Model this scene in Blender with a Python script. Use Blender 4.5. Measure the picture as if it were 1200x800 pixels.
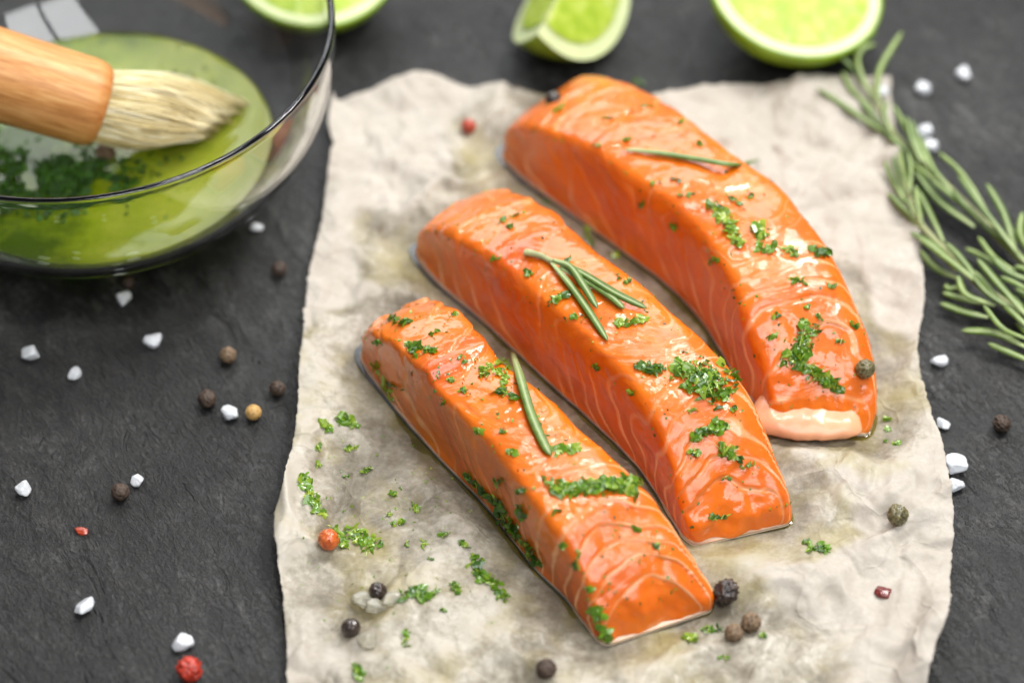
import bpy, math, random
import numpy as np
from mathutils import Vector, Matrix
from mathutils.bvhtree import BVHTree

for o in list(bpy.data.objects):
    bpy.data.objects.remove(o)
SC = bpy.context.scene
COL = SC.collection
MM = 0.001
rng = np.random.default_rng(7)
random.seed(7)

# ------------------------------------------------------------------ camera
FPX = 85 / 36 * 1200
DIST = FPX / 4.25                        # mm
EL = math.radians(47)
CAM = np.array([0, -DIST * math.cos(EL), DIST * math.sin(EL)])
FW = -CAM / DIST
RT = np.array([1.0, 0, 0])
UP = np.cross(RT, FW)
cd = bpy.data.cameras.new('camera')
cam = bpy.data.objects.new('camera', cd)
COL.objects.link(cam)
cam.location = Vector(CAM * MM)
cam.rotation_euler = (math.radians(90) - EL, 0, 0)
cd.lens = 85
cd.sensor_width = 36
cd.clip_start = 0.02
cd.clip_end = 50
cd.dof.use_dof = True
cd.dof.focus_distance = (DIST - 42) * MM
cd.dof.aperture_fstop = 5.4
SC.camera = cam

# ------------------------------------------------------------------ world and lamps (indoor daylight: windows and an overhead softbox)
world = bpy.data.worlds.new('World')
SC.world = world
world.use_nodes = True
bg = world.node_tree.nodes['Background']
bg.inputs[0].default_value = (0.93, 0.96, 1.0, 1)
bg.inputs[1].default_value = 0.19


def area(name, loc, target, sx, sy, watts, col=(1, 1, 1)):
    l = bpy.data.lights.new(name, 'AREA')
    l.shape = 'RECTANGLE'
    l.size, l.size_y = sx, sy
    l.energy = watts
    l.color = col
    o = bpy.data.objects.new(name, l)
    COL.objects.link(o)
    o.location = loc
    o.rotation_euler = (Vector(target) - Vector(loc)).to_track_quat('-Z', 'Y').to_euler()
    return o


area('overhead_softbox', (0.46, 0.36, 0.80), (0, 0.02, 0), 0.26, 0.22, 7.8, (1.0, 0.985, 0.96))
area('highlight_lamp', (0.07, 0.33, 1.02), (0.02, 0, 0), 0.24, 0.20, 4.6, (1.0, 0.985, 0.96))  # extra overhead area light, added to put small bright wet highlights on the salmon
area('back_window', (-0.10, 1.0, 0.66), (0, 0.10, 0), 1.1, 0.55, 9.0, (0.97, 0.985, 1.0))
for dx in (-0.15, 0.15):      # the two panes of the window behind the camera
    area('front_window', (0.21 + dx * 0.9, -0.43 + dx * 0.45, 0.78), (-0.12 + dx * 0.9, 0.06 + dx * 0.45, 0.02), 0.27, 0.56, 3.6, (0.97, 0.985, 1.0))

SC.view_settings.view_transform = 'Standard'
SC.view_settings.look = 'None'
SC.view_settings.exposure = -0.05
SC.view_settings.gamma = 1.0
SC.view_settings.use_curve_mapping = False
SC.render.engine = 'CYCLES'
SC.cycles.use_denoising = True
SC.cycles.max_bounces = 14
SC.cycles.transmission_bounces = 10
SC.cycles.transparent_max_bounces = 16
SC.cycles.sample_clamp_indirect = 6.0
SC.cycles.blur_glossy = 0.3


# ------------------------------------------------------------------ maths helpers (all in millimetres)
def unp(px, py, z=0.0):
    d = FW + RT * (px - 600) / FPX - UP * (py - 400) / FPX
    return CAM + d * ((z - CAM[2]) / d[2])


def ray(px, py):
    d = FW + RT * (px - 600) / FPX - UP * (py - 400) / FPX
    return d / np.linalg.norm(d)


_perm = np.random.default_rng(3).permutation(256)
_perm = np.concatenate([_perm, _perm, _perm])
_grad = np.random.default_rng(4).normal(size=(256, 3))
_grad /= np.linalg.norm(_grad, axis=1)[:, None]


def noise(x, y, z=0.0):
    x, y, z = np.broadcast_arrays(np.asarray(x, float), np.asarray(y, float), np.asarray(z, float))
    xi, yi, zi = np.floor(x).astype(int), np.floor(y).astype(int), np.floor(z).astype(int)
    xf, yf, zf = x - xi, y - yi, z - zi
    f = lambda t: t * t * t * (t * (t * 6 - 15) + 10)
    u, v, w = f(xf), f(yf), f(zf)

    def g(a, b, c):
        h = _perm[_perm[_perm[(xi + a) & 255] + ((yi + b) & 255)] + ((zi + c) & 255)]
        G = _grad[h]
        return G[..., 0] * (xf - a) + G[..., 1] * (yf - b) + G[..., 2] * (zf - c)
    x00 = g(0, 0, 0) * (1 - u) + g(1, 0, 0) * u
    x10 = g(0, 1, 0) * (1 - u) + g(1, 1, 0) * u
    x01 = g(0, 0, 1) * (1 - u) + g(1, 0, 1) * u
    x11 = g(0, 1, 1) * (1 - u) + g(1, 1, 1) * u
    return ((x00 * (1 - v) + x10 * v) * (1 - w) + (x01 * (1 - v) + x11 * v) * w) * 1.6


def smooth(a, b, x):
    t = np.clip((np.asarray(x, float) - a) / (b - a), 0, 1)
    return t * t * (3 - 2 * t)


def catmull(P, n):
    P = np.asarray(P, float)
    P = np.vstack([2 * P[0] - P[1], P, 2 * P[-1] - P[-2]])
    m = len(P) - 3
    t = np.linspace(0, m, n)
    i = np.minimum(t.astype(int), m - 1)
    f = (t - i)[:, None]
    a, b, c, d = P[i], P[i + 1], P[i + 2], P[i + 3]
    return 0.5 * (2 * b + (c - a) * f + (2 * a - 5 * b + 4 * c - d) * f * f + (3 * b - a - 3 * c + d) * f ** 3)


def resample(P, n):
    P = np.asarray(P, float)
    s = np.r_[0, np.cumsum(np.linalg.norm(np.diff(P, axis=0), axis=1))]
    t = np.linspace(0, s[-1], n)
    return np.stack([np.interp(t, s, P[:, k]) for k in range(P.shape[1])], -1)


# ------------------------------------------------------------------ object helpers
def empty(name, loc):
    o = bpy.data.objects.new(name, None)
    o.empty_display_size = 0.01
    COL.objects.link(o)
    o.location = Vector(np.asarray(loc, float) * MM)
    return o


def tag(o, label, cat, group=None, kind=None):
    if label:
        o['label'] = label
    if cat:
        o['category'] = cat
    if group:
        o['group'] = group
    if kind:
        o['kind'] = kind
    return o


def mesh(name, V, Fc, mat, parent=None, origin=None, attrs=None, smooth_shade=True):
    """V in world mm; origin (mm) becomes the object's location for a top-level mesh, and the parent's origin for a part."""
    V = np.asarray(V, float)
    if parent is not None:
        org = np.array(parent['_org']) if '_org' in parent else np.zeros(3)
    elif origin is not None:
        org = np.asarray(origin, float)
    else:
        org = np.array([V[:, 0].mean(), V[:, 1].mean(), V[:, 2].min()])
    me = bpy.data.meshes.new(name)
    me.from_pydata(((V - org) * MM).tolist(), [], Fc if isinstance(Fc, list) else np.asarray(Fc).tolist())
    if attrs:
        for k, a in attrs.items():
            at = me.attributes.new(k, 'FLOAT', 'POINT')
            at.data.foreach_set('value', np.asarray(a, np.float32))
    me.polygons.foreach_set('use_smooth', np.full(len(me.polygons), smooth_shade))
    me.materials.append(mat)
    me.update()
    o = bpy.data.objects.new(name, me)
    COL.objects.link(o)
    if parent is not None:
        o.parent = parent
        o['_org'] = list(org)
    else:
        o.location = Vector(org * MM)
        o['_org'] = list(org)
    return o


def root(name, loc):
    o = empty(name, loc)
    o['_org'] = [float(v) for v in loc]
    return o


def grid_faces(nu, nv, close_v=False, off=0):
    """vertex index i*nv + j"""
    i = np.arange(nu - 1)[:, None]
    j = np.arange(nv if close_v else nv - 1)[None, :]
    jn = (j + 1) % nv
    f = np.stack([i * nv + j, i * nv + jn, (i + 1) * nv + jn, (i + 1) * nv + j], -1)
    return f.reshape(-1, 4) + off


def tube(P, R, n=8, flat=1.0, ref=(0, 0, 1)):
    P = np.asarray(P, float)
    R = np.broadcast_to(np.asarray(R, float), (len(P),))
    T = np.gradient(P, axis=0)
    T /= np.linalg.norm(T, axis=1)[:, None] + 1e-9
    A = np.cross(T, np.asarray(ref, float))
    A /= np.linalg.norm(A, axis=1)[:, None] + 1e-9
    B = np.cross(A, T)
    th = np.linspace(0, 2 * np.pi, n, endpoint=False)
    V = P[:, None] + R[:, None, None] * (np.cos(th)[None, :, None] * A[:, None] + flat * np.sin(th)[None, :, None] * B[:, None])
    Fc = grid_faces(len(P), n, True).tolist()
    Fc.append(list(range(n)))
    Fc.append([(len(P) - 1) * n + k for k in range(n)][::-1])
    return V.reshape(-1, 3), Fc


# ------------------------------------------------------------------ material helpers
class NT:
    def __init__(self, name):
        self.m = bpy.data.materials.new(name)
        self.m.use_nodes = True
        self.t = self.m.node_tree
        self.t.nodes.clear()
        self.out = self.t.nodes.new('ShaderNodeOutputMaterial')

    def n(self, typ, **kw):
        nd = self.t.nodes.new('ShaderNode' + typ)
        for k, v in kw.items():
            if k.startswith('i_'):
                key = k[2:]
                key = int(key) if key.isdigit() else key.replace('_', ' ')
                self.put(nd.inputs[key], v)
            else:
                setattr(nd, k, v)
        return nd

    def put(self, sock, v):
        if isinstance(v, bpy.types.NodeSocket):
            self.t.links.new(v, sock)
        elif isinstance(v, bpy.types.Node):
            self.t.links.new(v.outputs[0], sock)
        else:
            if hasattr(sock.default_value, '__len__') and not hasattr(v, '__len__'):
                v = (v,) * len(sock.default_value)
            if hasattr(sock.default_value, '__len__') and len(sock.default_value) == 4 and len(v) == 3:
                v = (*v, 1)
            sock.default_value = v

    def noise(self, scale, detail=4, rough=0.55, vec=None, dist=0.0):
        nd = self.n('TexNoise', i_Scale=scale, i_Detail=detail, i_Roughness=rough, i_Distortion=dist)
        self.put(nd.inputs['Vector'], vec if vec is not None else self.obj())
        return nd.outputs['Fac']

    def obj(self):
        if not hasattr(self, '_oc'):
            self._oc = self.n('TexCoord').outputs['Object']
        return self._oc

    def attr(self, name):
        return self.n('Attribute', attribute_name=name).outputs['Fac']

    def ramp(self, fac, stops, interp='LINEAR'):
        nd = self.n('ValToRGB')
        cr = nd.color_ramp
        cr.interpolation = interp
        while len(cr.elements) > 1:
            cr.elements.remove(cr.elements[-1])
        for i, (p, c) in enumerate(stops):
            e = cr.elements[0] if i == 0 else cr.elements.new(p)
            e.position = p
            c = (c, c, c) if not hasattr(c, '__len__') else c
            e.color = (*c, 1)
        self.put(nd.inputs[0], fac)
        return nd.outputs[0]

    def math(self, op, a, b=None, c=None, clamp=False):
        nd = self.n('Math', operation=op, use_clamp=clamp)
        self.put(nd.inputs[0], a)
        if b is not None:
            self.put(nd.inputs[1], b)
        if c is not None:
            self.put(nd.inputs[2], c)
        return nd.outputs[0]

    def mix(self, fac, a, b, blend='MIX'):
        nd = self.n('Mix', data_type='RGBA', blend_type=blend)
        self.put(nd.inputs[0], fac)
        self.put(nd.inputs[6], a)
        self.put(nd.inputs[7], b)
        return nd.outputs[2]

    def bump(self, h, strength=0.3, dist=0.001, normal=None):
        nd = self.n('Bump', i_Strength=strength, i_Distance=dist, i_Height=h)
        if normal is not None:
            self.put(nd.inputs['Normal'], normal)
        return nd.outputs[0]

    def scaled(self, s, rot=0.0):
        mp = self.n('Mapping', vector_type='TEXTURE')
        self.put(mp.inputs[0], self.obj())
        mp.inputs['Scale'].default_value = s
        mp.inputs['Rotation'].default_value = (0, 0, rot)
        return mp.outputs[0]

    def bsdf(self, **kw):
        nd = self.n('BsdfPrincipled')
        for k, v in kw.items():
            self.put(nd.inputs[k.replace('_', ' ')], v)
        return nd

    def done(self, sh):
        self.t.links.new(sh.outputs[0] if isinstance(sh, bpy.types.Node) else sh, self.out.inputs[0])
        return self.m


def m_table():
    k = NT('dark_slate')
    st = k.scaled((2.6, 1, 1), math.radians(-58))
    big = k.noise(16, 4, 0.6)
    mid = k.noise(75, 6, 0.7)
    streak = k.noise(210, 5, 0.7, st, 0.6)
    fine = k.noise(750, 4, 0.75)
    c = k.math('MULTIPLY_ADD', big, 0.55, k.math('MULTIPLY', mid, 0.45))
    c = k.math('MULTIPLY_ADD', streak, 0.35, k.math('MULTIPLY', c, 0.8))
    c = k.math('MULTIPLY_ADD', k.math('SUBTRACT', fine, 0.5), 0.42, k.math('ADD', c, 0.08))
    col = k.ramp(c, [(0.50, (0.003, 0.003, 0.003)), (0.61, (0.008, 0.0079, 0.0078)), (0.70, (0.019, 0.0187, 0.0182)), (0.80, (0.07, 0.0686, 0.0655))])
    pits = k.ramp(k.noise(120, 3, 0.6, st, 1.2), [(0.30, 0.0), (0.40, 1.0)])
    col = k.mix(k.math('MULTIPLY_ADD', pits, 0.55, 0.45), (0.008, 0.008, 0.008), col)
    sp = k.ramp(k.noise(620, 4, 0.72, st, 0.3), [(0.50, 0.0), (0.68, 1.0)])
    sp = k.math('MULTIPLY', sp, k.ramp(mid, [(0.4, 0.15), (0.62, 0.8)]))
    col = k.mix(sp, col, (0.075, 0.0735, 0.070))
    h = k.math('MULTIPLY_ADD', sp, 0.5, k.math('MULTIPLY_ADD', streak, 0.6, k.math('MULTIPLY_ADD', pits, 0.35, k.math('MULTIPLY', fine, 0.35))))
    b = k.bump(h, 0.8, 0.0012)
    rough = k.ramp(mid, [(0.3, 0.50), (0.7, 0.34)])
    return k.done(k.bsdf(Base_Color=col, Roughness=rough, Normal=b, Specular_IOR_Level=0.34))


def m_paper():
    k = NT('parchment')
    oil = k.attr('oil')
    blot = k.noise(95, 6, 0.65)
    fib = k.noise(700, 4, 0.7)
    wide = k.noise(30, 4, 0.6)
    wet = k.math('MULTIPLY', k.math('ADD', oil, k.math('MULTIPLY', k.math('SUBTRACT', wide, 0.5), 1.1), clamp=False), 1.0, clamp=True)
    wet = k.ramp(wet, [(0.26, 0.0), (0.44, 1.0)])
    dry = k.mix(k.ramp(blot, [(0.3, 0.0), (0.7, 1.0)]), (0.43, 0.385, 0.325), (0.54, 0.495, 0.435))
    dry = k.mix(k.ramp(fib, [(0.38, 0.35), (0.58, 0.0)]), dry, (0.40, 0.345, 0.27))
    lift = k.attr('lift')
    # soaked paper that touches the dark table lets it show through; raised folds stay pale
    touch = k.math('MULTIPLY_ADD', k.math('SUBTRACT', blot, 0.5), 2.6, k.math('MULTIPLY_ADD', lift, 0.16, 0.12))
    touch = k.math('MULTIPLY_ADD', k.math('SUBTRACT', fib, 0.5), 0.9, touch)
    wc = k.ramp(touch, [(0.0, (0.155, 0.130, 0.090)), (0.35, (0.235, 0.203, 0.150)), (0.65, (0.34, 0.302, 0.235)), (1.0, (0.49, 0.445, 0.37))])
    stain = k.ramp(k.noise(42, 4, 0.6), [(0.48, 0.0), (0.68, 0.55)])
    wc = k.mix(stain, wc, (0.33, 0.27, 0.075))
    col = k.mix(wet, dry, wc)
    rough = k.math('MULTIPLY_ADD', wet, -0.12, 0.64)
    wv = k.n('VectorMath', operation='ADD')
    wn = k.n('TexNoise', i_Scale=40.0, i_Detail=3.0)
    k.put(wn.inputs['Vector'], k.obj())
    ws = k.n('VectorMath', operation='SCALE', i_Scale=0.016)
    k.put(ws.inputs[0], wn.outputs['Color'])
    k.put(wv.inputs[0], k.obj())
    k.put(wv.inputs[1], ws.outputs[0])
    cr = None
    for sc_, wd_, am_ in ((52.0, 0.07, 1.0), (115.0, 0.09, 0.55)):
        vo = k.n('TexVoronoi', feature='DISTANCE_TO_EDGE', i_Scale=sc_)
        k.put(vo.inputs['Vector'], wv.outputs[0])
        ln = k.ramp(vo.outputs['Distance'], [(0.0, 1.0), (wd_ * .35, 0.55), (wd_, 0.0)])
        ln = k.math('MULTIPLY', k.math('MULTIPLY', ln, am_), k.ramp(k.noise(sc_ * .5, 3, 0.6), [(0.42, 0.0), (0.6, 1.0)]))
        cr = ln if cr is None else k.math('ADD', cr, ln)
    h = k.math('MULTIPLY_ADD', k.noise(260, 5, 0.6), 0.5, k.math('MULTIPLY_ADD', fib, 0.25, cr))
    b = k.bump(h, 0.45, 0.0009)
    p = k.bsdf(Base_Color=col, Roughness=rough, Normal=b, Specular_IOR_Level=0.4, Coat_Weight=k.math('MULTIPLY', wet, 0.14), Coat_Roughness=0.2)
    tr = k.n('BsdfTranslucent', i_Color=col)
    mx = k.n('MixShader')
    mx.inputs[0].default_value = 0.08
    k.t.links.new(p.outputs[0], mx.inputs[1])
    k.t.links.new(tr.outputs[0], mx.inputs[2])
    return k.done(mx)


def m_salmon():
    k = NT('salmon_flesh')
    ph = k.attr('phase')
    fatw = k.attr('fat')
    wob = k.math('MULTIPLY', k.math('SUBTRACT', k.noise(60, 3, 0.6), 0.5), 0.55)
    p = k.math('ADD', ph, wob)
    fr = k.math('FRACT', p)
    d = k.math('ABSOLUTE', k.math('SUBTRACT', fr, 0.5))          # 0 at the line
    nz = k.noise(45, 3, 0.6)
    wid = k.math('MULTIPLY_ADD', k.ramp(nz, [(0.3, 0.0), (0.7, 1.0)]), 0.085, 0.045)
    line = k.math('SUBTRACT', 1.0, k.math('DIVIDE', d, wid), clamp=True)
    line = k.math('POWER', line, 0.75)
    fade = k.ramp(k.noise(28, 3, 0.6), [(0.40, 0.12), (0.62, 1.0)])
    halo = k.math('SUBTRACT', 1.0, k.math('MULTIPLY', d, 3.6), clamp=True)
    line = k.math('MULTIPLY_ADD', k.math('MULTIPLY', halo, halo), 0.16, line, clamp=True)
    line = k.math('MULTIPLY', k.math('MULTIPLY', line, fade), fatw)
    wn = k.n('TexWhiteNoise', noise_dimensions='1D')
    k.put(wn.inputs['W'], k.math('FLOOR', k.math('ADD', p, 0.5)))
    flk = wn.outputs[0]
    # secondary faint fibres inside every flake
    fr2 = k.math('FRACT', k.math('MULTIPLY', p, 5.0))
    fib = k.math('MULTIPLY', k.math('ABSOLUTE', k.math('SUBTRACT', fr2, 0.5)), 0.08)
    q = k.attr('across')
    cv = k.n('CombineXYZ')
    k.put(cv.inputs[0], k.math('MULTIPLY', p, 5.0))
    k.put(cv.inputs[1], k.math('MULTIPLY', q, 2.2))
    streak = k.noise(1.0, 5, 0.65, cv.outputs[0])
    base = k.ramp(k.noise(38, 4, 0.6), [(0.30, (0.56, 0.078, 0.001)), (0.5, (0.70, 0.130, 0.0015)), (0.72, (0.79, 0.195, 0.003))])
    base = k.mix(k.ramp(streak, [(0.45, 0.0), (0.8, 0.4)]), base, (0.82, 0.22, 0.015))
    base = k.mix(k.ramp(streak, [(0.25, 0.4), (0.42, 0.0)]), base, (0.55, 0.065, 0.002))
    base = k.mix(fib, base, (0.82, 0.26, 0.03))
    base = k.mix(k.math('MULTIPLY', flk, 0.4), base, (0.80, 0.185, 0.005))
    base = k.mix(k.ramp(k.noise(13, 3, 0.6), [(0.5, 0.0), (0.75, 0.45)]), base, (0.60, 0.07, 0.003))
    pale = k.attr('pale')
    base = k.mix(k.math('MULTIPLY', pale, 0.6), base, (0.74, 0.20, 0.045))
    col = k.mix(k.math('MULTIPLY', line, 0.72), base, (0.88, 0.46, 0.22))
    h = k.math('MULTIPLY_ADD', k.noise(420, 3, 0.6), 0.25, k.math('MULTIPLY_ADD', streak, 0.5, k.noise(110, 3, 0.5)))
    h = k.math('MULTIPLY_ADD', line, -0.3, h)
    bb = k.bump(h, 0.30, 0.0010)
    wet = k.math('MULTIPLY_ADD', k.noise(300, 2, 0.5), 0.22, k.math('MULTIPLY_ADD', streak, 0.28, k.noise(105, 3, 0.5, None, 0.8)))
    wetb = k.bump(wet, 0.36, 0.0016)
    s = k.bsdf(Base_Color=col, Roughness=0.45, Normal=bb, Specular_IOR_Level=0.2, Subsurface_Weight=0.35, Subsurface_Scale=0.0020,
               Subsurface_Radius=(1.0, 0.40, 0.10), Coat_Weight=1.0, Coat_Roughness=0.045, Coat_IOR=1.48)
    k.put(s.inputs['Coat Normal'], wetb)
    return k.done(s)


def m_simple(name, col, rough=0.5, var=0.0, vscale=200, bumps=0.0, bscale=400, coat=0.0, sss=0.0, dist=0.0006, trans=0.0, spec=0.5, radius=(1, .6, .3)):
    k = NT(name)
    c = col
    if var:
        nz = k.noise(vscale, 4, 0.6)
        c = k.mix(k.ramp(nz, [(0.3, 0.0), (0.7, 1.0)]), tuple(v * (1 - var) for v in col), tuple(min(1, v * (1 + var)) for v in col))
    kw = dict(Base_Color=c, Roughness=rough, Coat_Weight=coat, Coat_Roughness=0.1, Transmission_Weight=trans, Specular_IOR_Level=spec)
    if sss:
        kw.update(Subsurface_Weight=sss, Subsurface_Scale=0.002, Subsurface_Radius=radius)
    if bumps:
        kw['Normal'] = k.bump(k.noise(bscale, 4, 0.6), bumps, dist)
    return k.done(k.bsdf(**kw))


def m_herb(name='chopped_parsley', a=(0.018, 0.075, 0.006), b=(0.14, 0.30, 0.012), c=(0.40, 0.50, 0.05), coat=0.8, rough=0.34):
    k = NT(name)
    t = k.attr('tone')
    col = k.ramp(t, [(0.0, a), (0.55, b), (1.0, c)])
    p = k.bsdf(Base_Color=col, Roughness=rough, Specular_IOR_Level=0.4, Coat_Weight=coat, Coat_Roughness=0.08)
    tr = k.n('BsdfTranslucent', i_Color=k.mix(0.5, col, (0.25, 0.42, 0.03)))
    mx = k.n('MixShader')
    mx.inputs[0].default_value = 0.28
    k.t.links.new(p.outputs[0], mx.inputs[1])
    k.t.links.new(tr.outputs[0], mx.inputs[2])
    return k.done(mx)


def m_rosemary():
    k = NT('rosemary_leaf')
    a = k.attr('across')                 # 0 at the midrib, 1 at the edge
    l = k.attr('along')
    oi = k.n('ObjectInfo').outputs['Random']
    base = k.mix(oi, (0.090, 0.160, 0.020), (0.215, 0.305, 0.052))
    base = k.mix(k.ramp(k.noise(500, 3, 0.6), [(0.35, 0.0), (0.65, 0.5)]), base, (0.05, 0.10, 0.022))
    mid = k.ramp(a, [(0.0, 1.0), (0.16, 0.8), (0.34, 0.0)])
    col = k.mix(k.math('MULTIPLY', mid, 0.7), base, (0.46, 0.52, 0.30))
    col = k.mix(k.ramp(a, [(0.42, 0.0), (0.62, 0.55), (0.82, 0.0)]), col, (0.045, 0.085, 0.014))
    foot = k.ramp(l, [(0.0, 1.0), (0.16, 0.55), (0.38, 0.0)])
    col = k.mix(k.math('MULTIPLY', foot, 0.75), col, (0.46, 0.54, 0.26))
    b = k.bump(k.noise(1400, 2, 0.5), 0.35, 0.0003)
    p = k.bsdf(Base_Color=col, Roughness=0.46, Normal=b, Specular_IOR_Level=0.4, Subsurface_Weight=0.15, Subsurface_Scale=0.0008, Subsurface_Radius=(0.5, 1, 0.2))
    return k.done(p)


def m_glass():
    k = NT('clear_glass')
    return k.done(k.bsdf(Base_Color=(0.985, 0.995, 0.985), Roughness=0.0, IOR=1.47, Transmission_Weight=1.0))


def m_sauce():
    k = NT('herb_oil')
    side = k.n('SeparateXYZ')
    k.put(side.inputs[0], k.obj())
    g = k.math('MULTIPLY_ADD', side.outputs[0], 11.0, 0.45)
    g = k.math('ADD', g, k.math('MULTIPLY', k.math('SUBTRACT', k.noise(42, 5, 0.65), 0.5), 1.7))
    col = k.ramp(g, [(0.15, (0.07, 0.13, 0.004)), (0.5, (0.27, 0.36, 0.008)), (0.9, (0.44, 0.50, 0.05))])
    return k.done(k.bsdf(Base_Color=col, Roughness=0.03, IOR=1.4, Transmission_Weight=0.45, Subsurface_Weight=0.3,
                         Subsurface_Scale=0.006, Subsurface_Radius=(0.8, 1, 0.2)))


def m_oilfilm():
    k = NT('olive_oil')
    g = k.n('BsdfGlossy', i_Color=(1, 1, 1), i_Roughness=0.04)
    k.put(g.inputs['Normal'], k.bump(k.noise(90, 2, 0.5), 0.12, 0.001))
    t = k.n('BsdfTransparent', i_Color=(0.86, 0.80, 0.47))
    fr = k.n('Fresnel', i_IOR=1.47)
    mx = k.n('MixShader')
    k.t.links.new(fr.outputs[0], mx.inputs[0])
    k.t.links.new(t.outputs[0], mx.inputs[1])
    k.t.links.new(g.outputs[0], mx.inputs[2])
    return k.done(mx)


def m_wood():
    k = NT('handle_wood')
    v = k.scaled((1 / 6, 1 / 60, 1 / 60))
    n1 = k.noise(6, 5, 0.6, v, 0.8)
    n2 = k.noise(26, 4, 0.6, v, 0.3)
    g = k.math('MULTIPLY_ADD', n2, 0.4, k.math('MULTIPLY', n1, 0.65))
    col = k.ramp(g, [(0.36, (0.40, 0.15, 0.035)), (0.52, (0.60, 0.27, 0.08)), (0.68, (0.74, 0.42, 0.16))])
    endx = k.attr('endband')
    col = k.mix(k.math('MULTIPLY', endx, 0.55), col, (0.42, 0.12, 0.02))
    return k.done(k.bsdf(Base_Color=col, Roughness=0.42, Normal=k.bump(g, 0.15, 0.0006), Specular_IOR_Level=0.4))


def m_bristle():
    k = NT('bristle')
    t = k.attr('tone')
    w = k.attr('wet')
    col = k.ramp(t, [(0, (0.52, 0.40, 0.16)), (0.5, (0.78, 0.66, 0.36)), (1, (0.90, 0.84, 0.62))])
    col = k.mix(w, col, k.mix(t, (0.20, 0.14, 0.015), (0.44, 0.36, 0.06)))
    return k.done(k.bsdf(Base_Color=col, Roughness=0.38, Specular_IOR_Level=0.5))


def m_pulp():
    k = NT('lime_pulp')
    seg = k.attr('membrane')
    nz = k.noise(170, 3, 0.6)
    col = k.ramp(nz, [(0.32, (0.28, 0.42, 0.025)), (0.55, (0.41, 0.53, 0.06)), (0.75, (0.58, 0.66, 0.17))])
    col = k.mix(k.math('MULTIPLY', seg, 0.4), col, (0.84, 0.88, 0.52))
    return k.done(k.bsdf(Base_Color=col, Roughness=0.38, Specular_IOR_Level=0.3, Normal=k.bump(k.noise(330, 3, 0.6), 0.4, 0.0010), Subsurface_Weight=0.6, Subsurface_Scale=0.007,
                         Subsurface_Radius=(0.8, 1, 0.25)))


def m_pepper(name, dark, light, rough=0.6, coat=0.0):
    k = NT(name)
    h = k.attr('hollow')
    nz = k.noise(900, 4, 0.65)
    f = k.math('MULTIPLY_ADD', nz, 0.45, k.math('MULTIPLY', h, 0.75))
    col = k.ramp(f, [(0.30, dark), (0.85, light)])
    return k.done(k.bsdf(Base_Color=col, Roughness=rough, Normal=k.bump(nz, 0.5, 0.0004), Specular_IOR_Level=0.4, Coat_Weight=coat))


M = dict(
    table=m_table(), paper=m_paper(), salmon=m_salmon(), herb=m_herb(), rosemary=m_rosemary(), glass=m_glass(), sauce=m_sauce(),
    oil=m_oilfilm(), wood=m_wood(), bristle=m_bristle(), pulp=m_pulp(),
    skin=m_simple('salmon_skin', (0.045, 0.052, 0.058), 0.28, 0.6, 250, 0.3, 500, coat=0.6),
    fatlayer=m_simple('white_fat', (0.66, 0.50, 0.36), 0.3, 0.12, 150, 0.3, 200, coat=0.6, sss=0.3),
    belly=m_simple('belly_fat', (0.76, 0.36, 0.19), 0.4, 0.25, 55, 0.2, 90, coat=0.25, sss=0.3),
    peel=m_simple('lime_peel', (0.21, 0.345, 0.012), 0.34, 0.35, 60, 0.25, 600, coat=0.15, sss=0.1),
    pith=m_simple('lime_pith', (0.62, 0.69, 0.37), 0.5, 0.08, 120, 0.2, 400, sss=0.3),
    stem=m_simple('rosemary_stem', (0.34, 0.36, 0.17), 0.6, 0.25, 300, 0.3, 800),
    salt=m_simple('salt_crystal', (0.82, 0.84, 0.87), 0.2, 0.05, 500, 0.5, 900, sss=0.5, trans=0.25, radius=(1, 1, 1)),
    wetsalt=m_simple('wet_salt', (0.82, 0.79, 0.66), 0.12, 0.08, 400, 0.3, 500, sss=0.2, trans=0.75, radius=(1, 1, .8)),
    black=m_pepper('black_pepper', (0.012, 0.009, 0.008), (0.10, 0.065, 0.045)),
    wetblack=m_pepper('wet_black_pepper', (0.006, 0.005, 0.005), (0.05, 0.03, 0.022), 0.3, 0.6),
    brown=m_pepper('brown_pepper', (0.04, 0.024, 0.014), (0.25, 0.165, 0.095)),
    tan=m_pepper('tan_pepper', (0.30, 0.16, 0.045), (0.62, 0.38, 0.13), 0.5),
    olive=m_pepper('olive_pepper', (0.03, 0.026, 0.010), (0.20, 0.17, 0.075), 0.4, 0.4),
    red=m_pepper('red_pepper', (0.14, 0.012, 0.008), (0.52, 0.07, 0.03), 0.32, 0.5),
    crack=m_pepper('cracked_red_pepper', (0.03, 0.008, 0.005), (0.60, 0.05, 0.025), 0.35, 0.4),
    sauceherb=m_herb('sauce_parsley', (0.012, 0.050, 0.002), (0.05, 0.15, 0.005), (0.15, 0.25, 0.012), 0.0, 0.6),
    orange=m_pepper('orange_red_pepper', (0.34, 0.035, 0.008), (0.68, 0.16, 0.03), 0.3, 0.6),
)

# ------------------------------------------------------------------ setting: the table
n = 60
gx, gy = np.meshgrid(np.linspace(-900, 900, n), np.linspace(-700, 1300, n), indexing='ij')
V = np.stack([gx, gy, 0 * gx], -1).reshape(-1, 3)
Vb = V.copy()
Vb[:, 2] = -30
top = grid_faces(n, n)[:, ::-1]
tb = mesh('table', V, top.tolist(), M['table'], origin=(0, 0, 0))
tag(tb, 'dark grey stone table top with fine scratches', 'table', kind='structure')


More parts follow.
